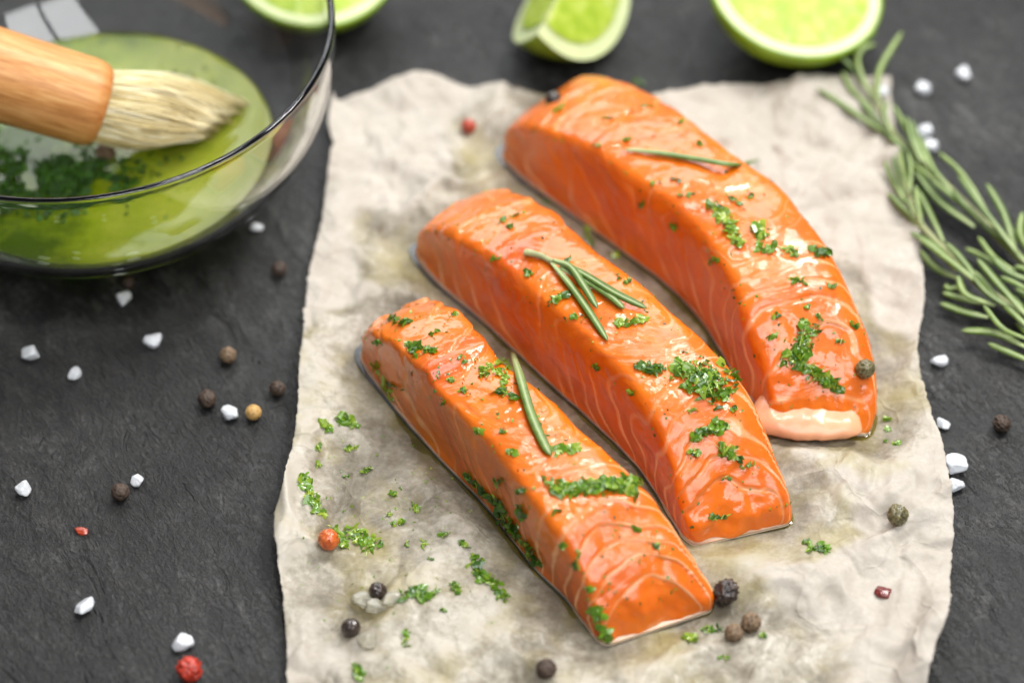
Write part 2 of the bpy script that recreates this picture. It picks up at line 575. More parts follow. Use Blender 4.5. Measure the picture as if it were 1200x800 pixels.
# ------------------------------------------------------------------ salmon fillets (geometry first: the paper must know where they lie)
FIL = {
    'A': dict(step=.075, H=25.5, BL=[(419, 414), (456, 465), (512, 532), (569, 591), (625, 662), (664, 701), (704, 754)],
              W=[(0, 22), (.08, 23.5), (.17, 23.8), (.25, 23.6), (.30, 23.0), (.34, 21.8), (.42, 23.4), (.5, 24.0), (.58, 24.8), (.67, 26.5), (.75, 28.6), (.83, 29.0), (.92, 30.2), (1, 32.0)],
              ang=[(0, 41), (.25, 34), (.78, 33.5), (1, 20.6)]),
    'B': dict(H=28.0, BL=[(483, 293), (517, 332), (558, 367), (604, 410), (650, 453), (701, 499), (747, 545), (782, 597), (806, 637)],
              W=[(0, 29), (.08, 30), (.17, 29.8), (.25, 28.8), (.33, 27.8), (.5, 28.2), (.67, 28.2), (.75, 28.9), (.83, 29.6), (.92, 29.2), (1, 29.4)],
              ang=[(0, 41), (.25, 34.8), (.78, 34.5), (1, 12.8)]),
    'C': dict(H=30.0, BL=[(583, 179), (619, 211), (666, 246), (725, 290), (777, 329), (813, 364), (842, 405), (865, 446), (892, 481), (902, 508)],
              W=[(0, 35), (.08, 36.5), (.17, 36.8), (.25, 36.0), (.33, 34.8), (.42, 33.3), (.5, 32.6), (.67, 33.2), (.75, 34.3), (.83, 34.6), (.92, 31.8), (1, 28.4)],
              ang=[(0, 48), (.25, 34), (.76, 33.5), (1, 0)]),
}
HP = ([0, .012, .03, .08, .15, .3, .5, .7, .82, .92, .97, .99, 1], [.16, .30, .42, .62, .79, .95, 1, .98, .85, .53, .28, .15, .08])
SKIN_Z = 0.9        # underside of the skin
FLESH_Z = 2.0


def section_frame(f, s):
    bl = np.array([unp(x, y, FLESH_Z)[:2] for x, y in f['BL']])
    blc = catmull(bl, 200)
    blc = resample(blc, 400)
    t = np.linspace(0, 1, 400)
    p = np.stack([np.interp(s, t, blc[:, k]) for k in (0, 1)], -1)
    a = np.radians(np.interp(s, *zip(*f['ang'])))
    ker = np.ones(9) / 9
    nn = np.stack([np.cos(a), np.sin(a)], -1)
    w = np.interp(s, *zip(*f['W']))
    h = f['H'] * np.interp(s, *HP) * (1 + f.get('step', 0) * smooth(.335, .315, s))
    return p, nn, w, h


def build_fillet(key, seed):
    f = FIL[key]
    nS, nT, nB = 300, 120, 10
    e = np.linspace(0, 1, nS)
    s = 0.5 - 0.5 * np.cos(np.pi * e)
    s = 0.55 * s + 0.45 * e
    p, nn, w, h = section_frame(f, s)
    # smooth the tables
    def sm(a, k=9):
        pad = np.concatenate([np.repeat(a[:1], k, 0), a, np.repeat(a[-1:], k, 0)])
        c = np.cumsum(np.concatenate([np.zeros_like(pad[:1]), pad]), 0)
        return ((c[2 * k + 1:] - c[:-2 * k - 1]) / (2 * k + 1))[:len(a)]
    w = sm(w); nn = sm(nn)
    hs = sm(h, 2); hs[:4] = h[:4]; hs[-4:] = h[-4:]; h = hs
    h = h * np.sqrt(np.clip(1 - np.clip(1 - (1 - s) / .022, 0, 1) ** 2, 0.0004, 1)) * np.sqrt(np.clip(1 - np.clip(1 - s / .015, 0, 1) ** 2, 0.0004, 1))
    ctrl = np.array([(0.0, 0.0), (0.004, .22), (0.008, .5), (0.02, .82), (0.06, .955), (.16, .998), (.33, 1.02), (.5, 1.03), (.68, 1.015), (.84, .975), (.93, .90), (.975, .76), (.99, .5), (.985, .22), (.97, 0.0)])
    cs = resample(catmull(ctrl * [1.15, 1], 300), nT) / [1.15, 1]
    qk = np.linspace(0, len(ctrl) - 1, 300)
    full = catmull(ctrl * [1.15, 1], 300)
    al = np.r_[0, np.cumsum(np.hypot(*np.diff(full, axis=0).T))]
    q = np.interp(np.linspace(0, al[-1], nT), al, np.interp(qk, [0, 4.2, 9.6, 14], [0, 1, 2, 3]))
    inset = 4.0 * (1 - np.sqrt(np.clip(1 - np.clip(1 - s / .035, 0, 1) ** 2, 0, 1))) + 3.0 * (1 - np.sqrt(np.clip(1 - np.clip(1 - (1 - s) / .03, 0, 1) ** 2, 0, 1)))
    X = inset[:, None] + (w - 2 * inset)[:, None] * cs[None, :, 0]
    Z = FLESH_Z + h[:, None] * cs[None, :, 1]
    P = np.empty((nS, nT, 3))
    P[..., 0] = p[:, None, 0] + nn[:, None, 0] * X
    P[..., 1] = p[:, None, 1] + nn[:, None, 1] * X
    P[..., 2] = Z
    S = np.broadcast_to(s[:, None], (nS, nT))
    Q = np.broadcast_to(q[None], (nS, nT))
    # normals
    du = np.gradient(P, axis=0); dv = np.gradient(P, axis=1)
    Nn = np.cross(dv, du)
    Nn /= np.linalg.norm(Nn, axis=-1, keepdims=True) + 1e-9
    if Nn[nS // 2, nT // 2, 2] < 0:
        Nn = -Nn
    # phase of the fat lines: slanting on the cut side, bowed arcs on the top, crowding towards the thin belly end
    L = np.linalg.norm(p[-1] - p[0])
    side = np.clip(1 - Q, 0, 1)
    topq = np.clip(Q - 1, 0, 1.4)
    base = 11.5 * S + 7.0 * np.clip(S - .68, 0, 1) ** 1.2 * 1.6
    back = smooth(.75, .25, S)
    front = smooth(.62, .9, S)
    A = -(1.9 * back + 0.7 * (1 - back)) * side ** 1.15
    A += 1.1 * np.sin(np.pi * np.clip(side, 0, 1)) * (1 - back) * (1 - front)
    A += back * 0.9 * topq - (1 - back) * (1 - front) * 1.6 * np.sin(topq * 2.2) + front * (0.9 * np.sin(topq * 2.6) - 0.9 * topq)
    wx, wy = P[..., 0] / 24, P[..., 1] / 24
    A = A + 0.95 * noise(wx + seed * 3.1, wy, Z / 20) + 0.36 * noise(wx * 2.7, wy * 2.7 + seed, Z / 9)
    ph = base + A + seed * 0.37
    # relief: flakes that step at every line, soft swell, fine ripple
    saw = (ph + .5) % 1.0
    flake = (saw ** 1.5 - .4)
    amp = (0.20 + 1.05 * smooth(.45, .08, S) * smooth(.8, 1.3, Q)) + 0.50 * front * smooth(.6, 1.2, Q)
    amp = amp * smooth(-.3, .5, noise(wx * 1.3 + 9, wy * 1.3, seed)) + 0.05
    env = smooth(0, .12, Q) * smooth(0, .02, S) * smooth(1, .985, S)
    d = amp * flake
    d += 0.75 * noise(P[..., 0] / 17 + seed, P[..., 1] / 17, Z / 17) + 0.28 * noise(P[..., 0] / 6, P[..., 1] / 6 + seed, Z / 6)
    d += 0.13 * noise(P[..., 0] / 2.4, P[..., 1] / 2.4, Z / 2.4 + seed)
    ld = np.abs(saw - .5 - .0)
    ld = np.abs(((ph) % 1.0) - .5)
    d -= (0.26 + .2 * front) * np.exp(-(ld / .075) ** 2) * smooth(-.3, .25, noise(wx * 1.7 + 4, wy * 1.7, seed + 2))
    tail = smooth(.34, .10, S) * smooth(.95, 1.25, Q)
    d += tail * .7 * (0.32 * np.abs(noise(P[..., 0] / 3.4, P[..., 1] / 1.6, seed)) + .2 * noise(P[..., 0] / 1.7, P[..., 1] / 1.1, seed))
    d += 0.35 * np.exp(-((Q - 1.0) / .12) ** 2) * noise(S * 46, seed, 0)
    P = P + Nn * (d * env)[..., None]
    fd = p[-1] - p[-12]
    fd = fd / np.linalg.norm(fd)
    rag = (1.3 * noise(X / 7.5, seed * 5.1, Z / 9) + .55 * noise(X / 2.6, seed * 2.3, Z / 4)) * smooth(.90, .99, S)
    rag += (1.0 * noise(X / 6.5, seed * 7.7, Z / 9)) * smooth(.07, .0, S)
    P[..., 0] += fd[0] * rag
    P[..., 1] += fd[1] * rag
    P[..., 2] = np.maximum(P[..., 2], FLESH_Z)
    fat = 0.62 + 0.45 * front + 0.5 * np.minimum(side * 2, 1)
    fat = fat * (0.65 + 0.35 * smooth(.2, .9, np.abs(Q - 1)))
    pale = smooth(.30, .02, S) * smooth(.9, 1.4, Q) * .6
    V = P.reshape(-1, 3)
    Fc = grid_faces(nS, nT)
    # underside
    bot = np.stack([P[:, 0], P[:, -1]], 1)
    Vb = bot.reshape(-1, 3) * [1, 1, 1]
    off = len(V)
    Fb = grid_faces(nS, 2, False, off)[:, ::-1]
    V = np.vstack([V, Vb])
    Fc = np.vstack([Fc, Fb])
    z2 = np.zeros(2 * nS)
    org = np.array([P[:, :, 0].mean(), P[:, :, 1].mean(), SKIN_Z])
    attrs = dict(across=np.r_[Q.reshape(-1), z2], phase=np.r_[ph.reshape(-1), z2], fat=np.r_[fat.reshape(-1), z2], pale=np.r_[pale.reshape(-1), z2])
    foot = np.vstack([P[:, 0, :2], P[::-1, -1, :2]])
    # footprint loops for skin / fat layer
    cen = foot.mean(0)
    out = dict(V=V, F=Fc, attrs=attrs, org=org, left=P[:, 0, :2], right=P[:, -1, :2], nn=nn, p=p, s=s, w=w, h=h, foot=foot)
    return out


def slab_strip(left, right, z0, z1, bulge=0.0):
    """closed flat slab between two rails"""
    n = len(left)
    mid = 8
    rows = []
    for a, b in zip(left, right):
        t = np.linspace(0, 1, mid)[:, None]
        rows.append(a * (1 - t) + b * t)
    R = np.array(rows)
    topv = np.concatenate([R, np.full((n, mid, 1), z1)], -1).reshape(-1, 3)
    botv = np.concatenate([R, np.full((n, mid, 1), z0)], -1).reshape(-1, 3)
    Ft = grid_faces(n, mid).tolist()
    off = len(topv)
    Fb = (grid_faces(n, mid)[:, ::-1] + off).tolist()
    ring = [i * mid for i in range(n)] + [(n - 1) * mid + j for j in range(1, mid)] + [i * mid + mid - 1 for i in range(n - 2, -1, -1)] + [j for j in range(mid - 2, 0, -1)]
    Fs = [[ring[i], ring[i - 1], ring[i - 1] + off, ring[i] + off] for i in range(len(ring))]
    return np.vstack([topv, botv]), Ft + Fb + Fs


GEO = {k: build_fillet(k, i + 1) for i, k in enumerate('ABC')}

# distance field to the fillets' footprints, on a raster
gxs = np.arange(-150, 160, 1.5)
gys = np.arange(-150, 140, 1.5)
GX, GY = np.meshgrid(gxs, gys, indexing='ij')


def inside_poly(x, y, P):
    r = np.zeros(x.shape, bool)
    j = len(P) - 1
    for i in range(len(P)):
        xi, yi = P[i]; xj, yj = P[j]
        c = ((yi > y) != (yj > y)) & (x < (xj - xi) * (y - yi) / (yj - yi + 1e-12) + xi)
        r ^= c
        j = i
    return r


def dist_to(poly):
    P = poly[::6]
    d = np.full(GX.shape, 1e9)
    for i in range(len(P)):
        a = P[i]; b = P[(i + 1) % len(P)]
        ab = b - a
        L2 = ab @ ab + 1e-9
        t = np.clip(((GX - a[0]) * ab[0] + (GY - a[1]) * ab[1]) / L2, 0, 1)
        d = np.minimum(d, np.hypot(GX - a[0] - t * ab[0], GY - a[1] - t * ab[1]))
    return np.where(inside_poly(GX, GY, P), -d, d)


DF = {k: dist_to(GEO[k]['foot']) for k in 'ABC'}
DMIN = np.minimum(np.minimum(DF['A'], DF['B']), DF['C'])


def sample(field, x, y):
    fx = np.clip((x - gxs[0]) / 1.5, 0, len(gxs) - 1.001)
    fy = np.clip((y - gys[0]) / 1.5, 0, len(gys) - 1.001)
    i = fx.astype(int); j = fy.astype(int)
    u = fx - i; v = fy - j
    return field[i, j] * (1 - u) * (1 - v) + field[i + 1, j] * u * (1 - v) + field[i, j + 1] * (1 - u) * v + field[i + 1, j + 1] * u * v


# ------------------------------------------------------------------ parchment paper
LE = [(390, 116), (385, 150), (391, 180), (384, 215), (380, 255), (372, 290), (362, 330), (357, 372), (356, 400), (352, 440), (350, 490), (345, 530), (338, 560), (333, 590), (323, 610), (323, 640), (330, 690), (335, 740), (337, 800), (340, 860)]
RE = [(1042, 99), (1047, 150), (1056, 200), (1064, 235), (1073, 270), (1079, 300), (1080, 330), (1082, 355), (1078, 385), (1074, 410), (1076, 440), (1081, 465), (1088, 485), (1091, 500), (1099, 520), (1104, 545), (1109, 580), (1114, 610), (1114, 645), (1111, 690), (1105, 745), (1088, 790), (1075, 860)]
TE = [(390, 116), (397, 123), (425, 118), (462, 107), (510, 97), (545, 107), (590, 107), (640, 112), (700, 118), (790, 117), (830, 108), (870, 103), (930, 103), (960, 97), (1000, 98), (1042, 99)]
nu, nv = 330, 360
w2 = lambda L: np.array([unp(x, y, 1.5)[:2] for x, y in L])
le = resample(catmull(w2(LE), 300), nv)
re_ = resample(catmull(w2(RE), 300), nv)
te = resample(catmull(w2(TE), 300), nu)
be = resample(np.array([le[-1], re_[-1]]), nu)
jag = lambda n, sd: 0.35 * noise(np.arange(n) / 2.1, sd, 0)[:, None] + 0.5 * noise(np.arange(n) / 7.0, sd + 5, 0)[:, None]
le[1:-1, :1] += jag(nv, 1)[1:-1]
re_[1:-1, :1] += jag(nv, 2)[1:-1]
te[1:-1, 1:] += jag(nu, 3)[1:-1]
u = np.linspace(0, 1, nu)[:, None, None]
v = np.linspace(0, 1, nv)[None, :, None]
XY = (1 - u) * le[None] + u * re_[None] + (1 - v) * te[:, None] + v * be[:, None] - ((1 - u) * (1 - v) * le[0] + u * (1 - v) * re_[0] + (1 - u) * v * le[-1] + u * v * re_[-1])
px_, py_ = XY[..., 0], XY[..., 1]


def facet(x, y, seed):
    """piecewise-linear noise: flat facets that meet in straight creases, like crumpled paper"""
    F2, G2 = 0.5 * (math.sqrt(3) - 1), (3 - math.sqrt(3)) / 6
    t = (x + y) * F2
    i_ = np.floor(x + t); j_ = np.floor(y + t)
    t2 = (i_ + j_) * G2
    fx = x + t - i_; fy = y + t - j_            # skewed cell coordinates
    up_ = fx > fy
    def val(a, b):
        h = _perm[(_perm[(a.astype(int) + seed * 17) & 255] + b.astype(int) + 1000) & 255]
        return h / 127.5 - 1
    v00 = val(i_, j_); v11 = val(i_ + 1, j_ + 1)
    v10 = val(i_ + 1, j_); v01 = val(i_, j_ + 1)
    lo = np.minimum(fx, fy); hi = np.maximum(fx, fy)
    return np.where(up_, v00 * (1 - fx) + v10 * (fx - fy) + v11 * fy, v00 * (1 - fy) + v01 * (fy - fx) + v11 * fx)


def crumple(x, y, dry=1.0):
    wx = x + 9 * noise(x / 30, y / 30, 7) + 3 * noise(x / 9, y / 9, 3)
    wy = y + 9 * noise(x / 30 + 30, y / 30, 7) + 3 * noise(x / 9 + 9, y / 9, 3)
    a = facet(wx / 34, wy / 40, 1)
    b = facet(wx * .8 / 17 + wy * .6 / 17, wy * .8 / 15 - wx * .6 / 15, 2)
    c = facet(wx * .5 / 8 - wy * .86 / 8, wy * .5 / 9 + wx * .86 / 9, 3)
    d = facet(wx / 4.0, wy / 4.6, 4)
    e = np.abs(noise(wx / 2.6, wy / 2.9, 8.1)) * 2
    ridge = np.maximum(0, 1 - np.abs(noise(wx / 30 + 3, wy / 38, 1.3)) * 7) * smooth(-.1, .3, noise(x / 25, y / 25, 5))
    m = smooth(-.35, .5, noise(x / 50, y / 50, 9))
    return 2.8 + 2.5 * a + 2.8 * b + (2.2 * c + 0.85 * d + 0.15 * e) * (0.5 + 0.5 * m) * dry + 1.3 * ridge * dry


dm = sample(DMIN, px_, py_)
oil = smooth(26, 3, dm + 6 * noise(px_ / 20, py_ / 20, 2)) * 0.85
# the sauce dripped over the paper between the small fillet and the paper's open corner
cxy = unp(470, 600, 1)
oil = np.maximum(oil, smooth(62, 20, np.hypot((px_ - cxy[0]) * 0.9, py_ - cxy[1]) + 10 * noise(px_ / 18, py_ / 18, 3)) * 0.8)
cxy = unp(690, 800, 1)
oil = np.maximum(oil, smooth(60, 20, np.hypot((px_ - cxy[0]) * 0.7, (py_ - cxy[1]) * 1.3) + 10 * noise(px_ / 18, py_ / 18, 3)) * 0.75)
cz = crumple(px_, py_, 1 - 0.35 * np.clip(oil, 0, 1))
uu = np.linspace(0, 1, nu)[:, None] + 0 * cz
vv = np.linspace(0, 1, nv)[None] + 0 * cz
press = smooth(-1, 16, dm)
fine_only = 0.30 * np.abs(noise(px_ / 6, py_ / 6, 3)) + 0.5 * np.abs(noise(px_ / 14, py_ / 14, 5))
pz = 0.45 + (np.maximum(cz + 0.6, 0)) * (0.10 + 0.90 * press) * 0.85 + fine_only * smooth(-2, 3, dm)
pz = np.where(dm < 0.5, np.minimum(pz, 0.75), pz)
pz = pz * (1 - smooth(1.5, -1.5, dm)) + 0.6 * smooth(1.5, -1.5, dm)
edge_r = smooth(.90, 1.0, uu) * smooth(.45, .75, vv)
pz += edge_r * 4.0 * (0.6 + 0.4 * np.sin(vv * 23)) + smooth(.93, 1, uu) * 1.8 * (0.5 + 0.5 * noise(vv * 9, 3, 0))
pz += smooth(.10, 0, uu) * (2.4 + 2.0 * noise(vv * 7, 8, 0)) * smooth(0.02, .15, vv)
pz += smooth(.06, 0, vv) * (0.8 + 1.6 * noise(uu * 9, 12, 0))
pz = np.maximum(pz, 0.4)
PV = np.stack([px_, py_, pz], -1).reshape(-1, 3)
PF = grid_faces(nu, nv)[:, ::-1]
paper = mesh('parchment_paper', PV, PF.tolist(), M['paper'], origin=(*PV[:, :2].mean(0), 0), attrs=dict(oil=oil.reshape(-1), lift=pz.reshape(-1)))
sol = paper.modifiers.new('thickness', 'SOLIDIFY')
sol.thickness = 0.00012
sol.offset = -1
tag(paper, 'crumpled cream parchment sheet with torn edges, oil soaked under the fillets', 'paper')

# ------------------------------------------------------------------ fillets as objects
FLAB = dict(A='smallest salmon fillet, speckled with herbs, one curved rosemary needle on top',
            B='middle salmon fillet carrying a forked rosemary tip and a large herb clump',
            C='widest salmon fillet, lying beside the rosemary sprigs, one straight rosemary needle across it')
FROOT = {}
for k in 'ABC':
    g = GEO[k]
    r = root('salmon_fillet', g['org'])
    tag(r, FLAB[k], 'salmon fillet', 'raw salmon fillets on the parchment')
    FROOT[k] = r
    fl = mesh('flesh', g['V'], g['F'].tolist(), M['salmon'], r, attrs=g['attrs'])
    # skin under the flesh, showing past the cut edge towards the tail
    nn, s = g['nn'], g['s']
    ext = (0.4 + 1.5 * smooth(.42, .0, s) + 0.25 * noise(s * 14, 3, 1))[:, None]
    d0 = (g['p'][0] - g['p'][6]); d0 /= np.linalg.norm(d0)
    lft = g['left'] - nn * ext
    rgt = g['right'] + nn * 0.4
    lft = lft + d0 * (2.2 * smooth(.03, 0, s))[:, None]
    rgt = rgt + d0 * (1.6 * smooth(.03, 0, s))[:, None]
    lft = lft + d0 * (2.5 * smooth(.9, 1, s))[:, None]
    rgt = rgt + d0 * (2.5 * smooth(.9, 1, s))[:, None]
    idx = np.r_[0:len(s):3, len(s) - 1]
    Vs, Fs = slab_strip(lft[idx], rgt[idx], SKIN_Z, SKIN_Z + 0.75)
    mesh('skin', Vs, Fs, M['skin'], r, smooth_shade=False)
    ext2 = (0.15 + 0.7 * smooth(.5, 0., s) + 0.35 * smooth(.8, 1, s) + 0.25 * noise(s * 18, 9, 1))[:, None]
    Vs, Fs = slab_strip((g['left'] - nn * ext2)[idx] - d0 * (0.7 * smooth(.93, 1, s[idx]))[:, None], (g['right'] + nn * .15)[idx] - d0 * (0.3 * smooth(.93, 1, s[idx]))[:, None], SKIN_Z + 0.5, FLESH_Z + 0.2)
    mesh('fat_layer', Vs, Fs, M['fatlayer'], r)

# pale belly flap at the thin end of the widest fillet
P0 = [unp(884, 479, 2.5), unp(913, 490, 2.5), unp(950, 497, 2.5), unp(980, 498, 2.5), unp(1003, 491, 2.5)]
cl = catmull(np.array(P0), 60)
tt = np.linspace(0, 1, 60)
prof = (np.clip(1 - np.abs(2 * tt - 1) ** 5, 0, 1)) ** .5
Vb, Fb = tube(cl + np.array([0, 0, 2.4]), (7.4 + .7 * np.sin(tt * 7)) * prof + .05, 32, 0.44)
bn = 0.55 * noise(Vb[:, 0] / 6, Vb[:, 1] / 6, Vb[:, 2] / 6) + .25 * noise(Vb[:, 0] / 2.5, Vb[:, 1] / 2.5, Vb[:, 2] / 2.5)
Vb = Vb + np.stack([bn * .4, bn * .7, bn], -1)
Vb[:, 2] = np.maximum(Vb[:, 2], 1.2)
mesh('belly_fat', Vb, Fb, M['belly'], FROOT['C'])

# ------------------------------------------------------------------ ray casting on to what is built, to set things down
allV = [PV]
allF = [PF]
off = len(PV)
for k in 'ABC':
    allV.append(GEO[k]['V'])
    allF.append(GEO[k]['F'] + off)
    off += len(GEO[k]['V'])
tv = np.array([(-900, -700, 0), (900, -700, 0), (900, 1300, 0), (-900, 1300, 0)], float)
allV.append(tv)
allF.append(np.array([[0, 1, 2, 3]]) + off)
BV = BVHTree.FromPolygons(np.vstack(allV).tolist(), np.vstack(allF).tolist())


def hit(px, py):
    l, nrm, i, d = BV.ray_cast(Vector(CAM), Vector(ray(px, py)))
    if l is None:
        return unp(px, py, 0), np.array([0, 0, 1.0])
    nrm = np.array(nrm)
    if nrm @ ray(px, py) > 0:
        nrm = -nrm
    return np.array(l), nrm


def drop(x, y):
    l, nrm, i, d = BV.ray_cast(Vector((x, y, 120)), Vector((0, 0, -1)))
    nrm = np.array(nrm)
    return np.array(l), nrm if nrm[2] > 0 else -nrm


def seat(px, py, r):
    """centre of a ball of radius r seen at this pixel and resting on whatever is below it"""
    l, nr = hit(px, py + 1.5)
    if l[2] > 8:
        return l + (nr * .15 - ray(px, py) * .35) * r
    c = unp(px, py, r)
    for _ in range(6):
        l, _n = drop(c[0], c[1])
        c = unp(px, py, l[2] + r * 0.94)
    return c


# ------------------------------------------------------------------ oil pooled round the fillets
ox = np.arange(-95, 118, 1.0)
oy = np.arange(-95, 85, 1.0)
OX, OY = np.meshgrid(ox, oy, indexing='ij')
dd = sample(DMIN, OX, OY)
lim = 2.6 + 2.2 * noise(OX / 20, OY / 20, 4) + 2.0 * noise(OX / 40 + 3, OY / 40, 1)
for (qx, qy, rr) in ((940, 530, 9), (860, 655, 9), (800, 745, 7), (530, 240, 5), (560, 210, 5), (500, 520, 5), (640, 720, 5)):
    c = unp(qx, qy, 1)
    lim = np.maximum(lim, dd - np.hypot(OX - c[0], OY - c[1]) + rr + 2 * noise(OX / 6, OY / 6, 2))
mask = lim - dd
OZ = 0.1 + 0.95 * smooth(-3.0, 3.5, mask) + 0.45 * smooth(4, 0, dd)
keep = (mask > -3.0) & (dd > -3)
idm = -np.ones(OX.shape, int)
fcs = []
kk = keep[:-1, :-1] & keep[1:, :-1] & keep[1:, 1:] & keep[:-1, 1:]
ii, jj = np.nonzero(kk)
used = np.zeros(OX.shape, bool)
for a, b in ((0, 0), (1, 0), (1, 1), (0, 1)):
    used[ii + a, jj + b] = True
idm[used] = np.arange(used.sum())
fcs = np.stack([idm[ii, jj], idm[ii + 1, jj], idm[ii + 1, jj + 1], idm[ii, jj + 1]], -1)
ov = np.stack([OX[used], OY[used], OZ[used]], -1)
op = mesh('oil_pool', ov, fcs.tolist(), M['oil'], origin=(*ov[:, :2].mean(0), 0))
tag(op, 'thin pool of yellowish oil seeping round the salmon fillets', 'oil', kind='stuff')


# ------------------------------------------------------------------ rosemary
def leaf_mesh(ctrl, width, thick=0.55, n=14, twist=0.0, roll=1.0):
    """needle leaf along control points (world mm): rounded back with a groove along the middle"""
    C = catmull(np.asarray(ctrl, float), n)
    t = np.linspace(0, 1, n)
    T = np.gradient(C, axis=0)
    T /= np.linalg.norm(T, axis=1)[:, None]
    A = np.cross(T, (0, 0, 1.0))
    A /= np.linalg.norm(A, axis=1)[:, None] + 1e-9
    B = np.cross(A, T)
    tw = twist * (0.4 + 0.6 * t)
    A2 = A * np.cos(tw)[:, None] + B * np.sin(tw)[:, None]
    B2 = -A * np.sin(tw)[:, None] + B * np.cos(tw)[:, None]
    wd = width * 0.51 * (np.interp(t, [0, .08, .25, .6, .88, .96, 1], [.45, .55, .85, 1.0, .88, .6, .12]))
    xs = np.array([-1.0, -.86, -.5, -.16, 0, .16, .5, .86, 1.0, .62, 0, -.62])
    zs = np.array([-.15, .5, .98, .80, .52, .80, .98, .5, -.15, -.55, -.35, -.55]) * roll
    V = C[:, None] + wd[:, None, None] * xs[None, :, None] * A2[:, None] + (thick * wd / (width * .5))[:, None, None] * zs[None, :, None] * B2[:, None]
    m = len(xs)
    Fc = grid_faces(n, m, True)[:, ::-1].tolist()
    Fc.append(list(range(m)))
    Fc.append([(n - 1) * m + k for k in range(m)][::-1])
    across = np.broadcast_to(np.abs(xs)[None], (n, m)).copy()
    across[:, 9:] = .9
    along = np.broadcast_to(t[:, None], (n, m))
    return V.reshape(-1, 3), Fc, dict(across=across.reshape(-1), along=along.reshape(-1))


def sprig(stem_px, leaves, label, zbase, zh):
    st = np.array([unp(x, y, max(z, drop(*unp(x, y, z)[:2])[0][2] + 1.2)) for (x, y, z) in stem_px])
    rt = root('rosemary_sprig', (*st.mean(0)[:2], zbase))
    tag(rt, label, 'rosemary', 'fresh rosemary sprigs on the table')
    Vs, Fs = tube(catmull(st, 50), np.linspace(0.7, 1.5, 50), 8)
    mesh('stem', Vs, Fs, M['stem'], rt)
    for lf in leaves:
        pts = lf[0]
        wpx = lf[1] if len(lf) > 1 else 8.5
        zs = lf[2] if len(lf) > 2 else None
        m = len(pts)
        if zs is None:
            z0 = random.uniform(3.5, 6.5)
            z1 = random.uniform(3.0, 9.0)
            zs = [z0 + (z1 - z0) * i / (m - 1) + (1.2 if 0 < i < m - 1 else 0) for i in range(m)]
        P = []
        for (x, y), z in zip(pts, zs):
            q_ = unp(x, y, z)
            gz = drop(q_[0], q_[1])[0][2]
            P.append(unp(x, y, max(z, gz + 1.1)))
        P = np.array(P)
        if m == 2:
            mid = (P[0] + P[1]) / 2
            dv = P[1] - P[0]
            sd = np.cross(dv / np.linalg.norm(dv), (0, 0, 1))
            mid = mid + sd * random.uniform(-1.1, 1.1) + np.array([0, 0, random.uniform(.2, 1.4)])
            P = np.array([P[0], mid, P[1]])
        Vl, Fl, at = leaf_mesh(P, wpx / 4.2, 0.62, 14, random.uniform(-.6, .6))
        mesh('leaf', Vl, Fl, M['rosemary'], rt, attrs=at)
    return rt


s1 = [(1020, 102, 7), (1040, 145, 6), (1065, 175, 5.5), (1108, 217, 5), (1150, 258, 4), (1190, 297, 3.5), (1235, 338, 3)]
L1 = [
    ([(1030, 125), (1030, 85), (1057, 37)], 9, [7, 12, 16]), ([(1024, 118), (1006, 78), (1010, 58), (1026, 52)], 8, [7, 10, 13, 13]),
    ([(1012, 95), (1004, 62), (1027, 37)], 8, [6, 7, 9]), ([(1014, 105), (1000, 82), (975, 57)], 8, [6, 8, 11]), ([(1024, 128), (1000, 108), (987, 84)], 8, [5, 5, 7]),
    ([(1062, 172), (1010, 138), (957, 103)], 10, [6, 5, 4.5]), ([(1045, 155), (1036, 135), (1039, 118)], 8, [8, 9, 10]), ([(1052, 168), (1020, 132), (1008, 118)], 8),
    ([(1080, 190), (1068, 165), (1062, 136)], 8, [8, 10, 11]), ([(1092, 202), (1066, 158), (1046, 122)], 9, [7, 9, 10]), ([(1090, 200), (1078, 175), (1068, 140)], 8, [6, 8, 9]),
    ([(1112, 222), (1078, 198), (1062, 182)], 8, [6, 6, 5]), ([(1100, 212), (1052, 168), (1032, 150)], 9), ([(1116, 225), (1092, 195), (1078, 158)], 8),
    ([(1142, 266), (1100, 235), (1070, 196)], 10, [5, 5, 5]), ([(1150, 262), (1118, 232), (1092, 212)], 9), ([(1158, 250), (1128, 205), (1099, 178)], 9, [6, 9, 10]),
    ([(1192, 296), (1152, 245), (1122, 205)], 10, [7, 9, 11]), ([(1165, 272), (1130, 240), (1116, 222)], 9), ([(1190, 292), (1176, 250), (1156, 215)], 10, [6, 8, 10]),
    ([(1212, 300), (1196, 275), (1198, 248)], 10, [6, 9, 11]), ([(1222, 312), (1200, 288), (1182, 264)], 10), ([(1192, 320), (1165, 302), (1146, 277)], 10, [4, 6, 8]),
    ([(1182, 318), (1150, 300), (1131, 291)], 9, [3, 3, 3]), ([(1212, 330), (1180, 318), (1158, 296)], 10), ([(1230, 342), (1205, 318), (1188, 312)], 10), ([(1225, 352), (1195, 335), (1172, 324)], 9),
    ([(1240, 335), (1215, 300), (1206, 262)], 10), ([(1205, 310), (1175, 280), (1150, 262)], 9),
]
sprig(s1, L1, 'long rosemary sprig whose tip reaches the halved lime', 0.5, 1)
s2 = [(1060, 205, 6), (1066, 232, 5.5), (1078, 262, 5), (1112, 298, 4.5), (1150, 335, 4), (1192, 366, 3.5), (1240, 400, 3)]
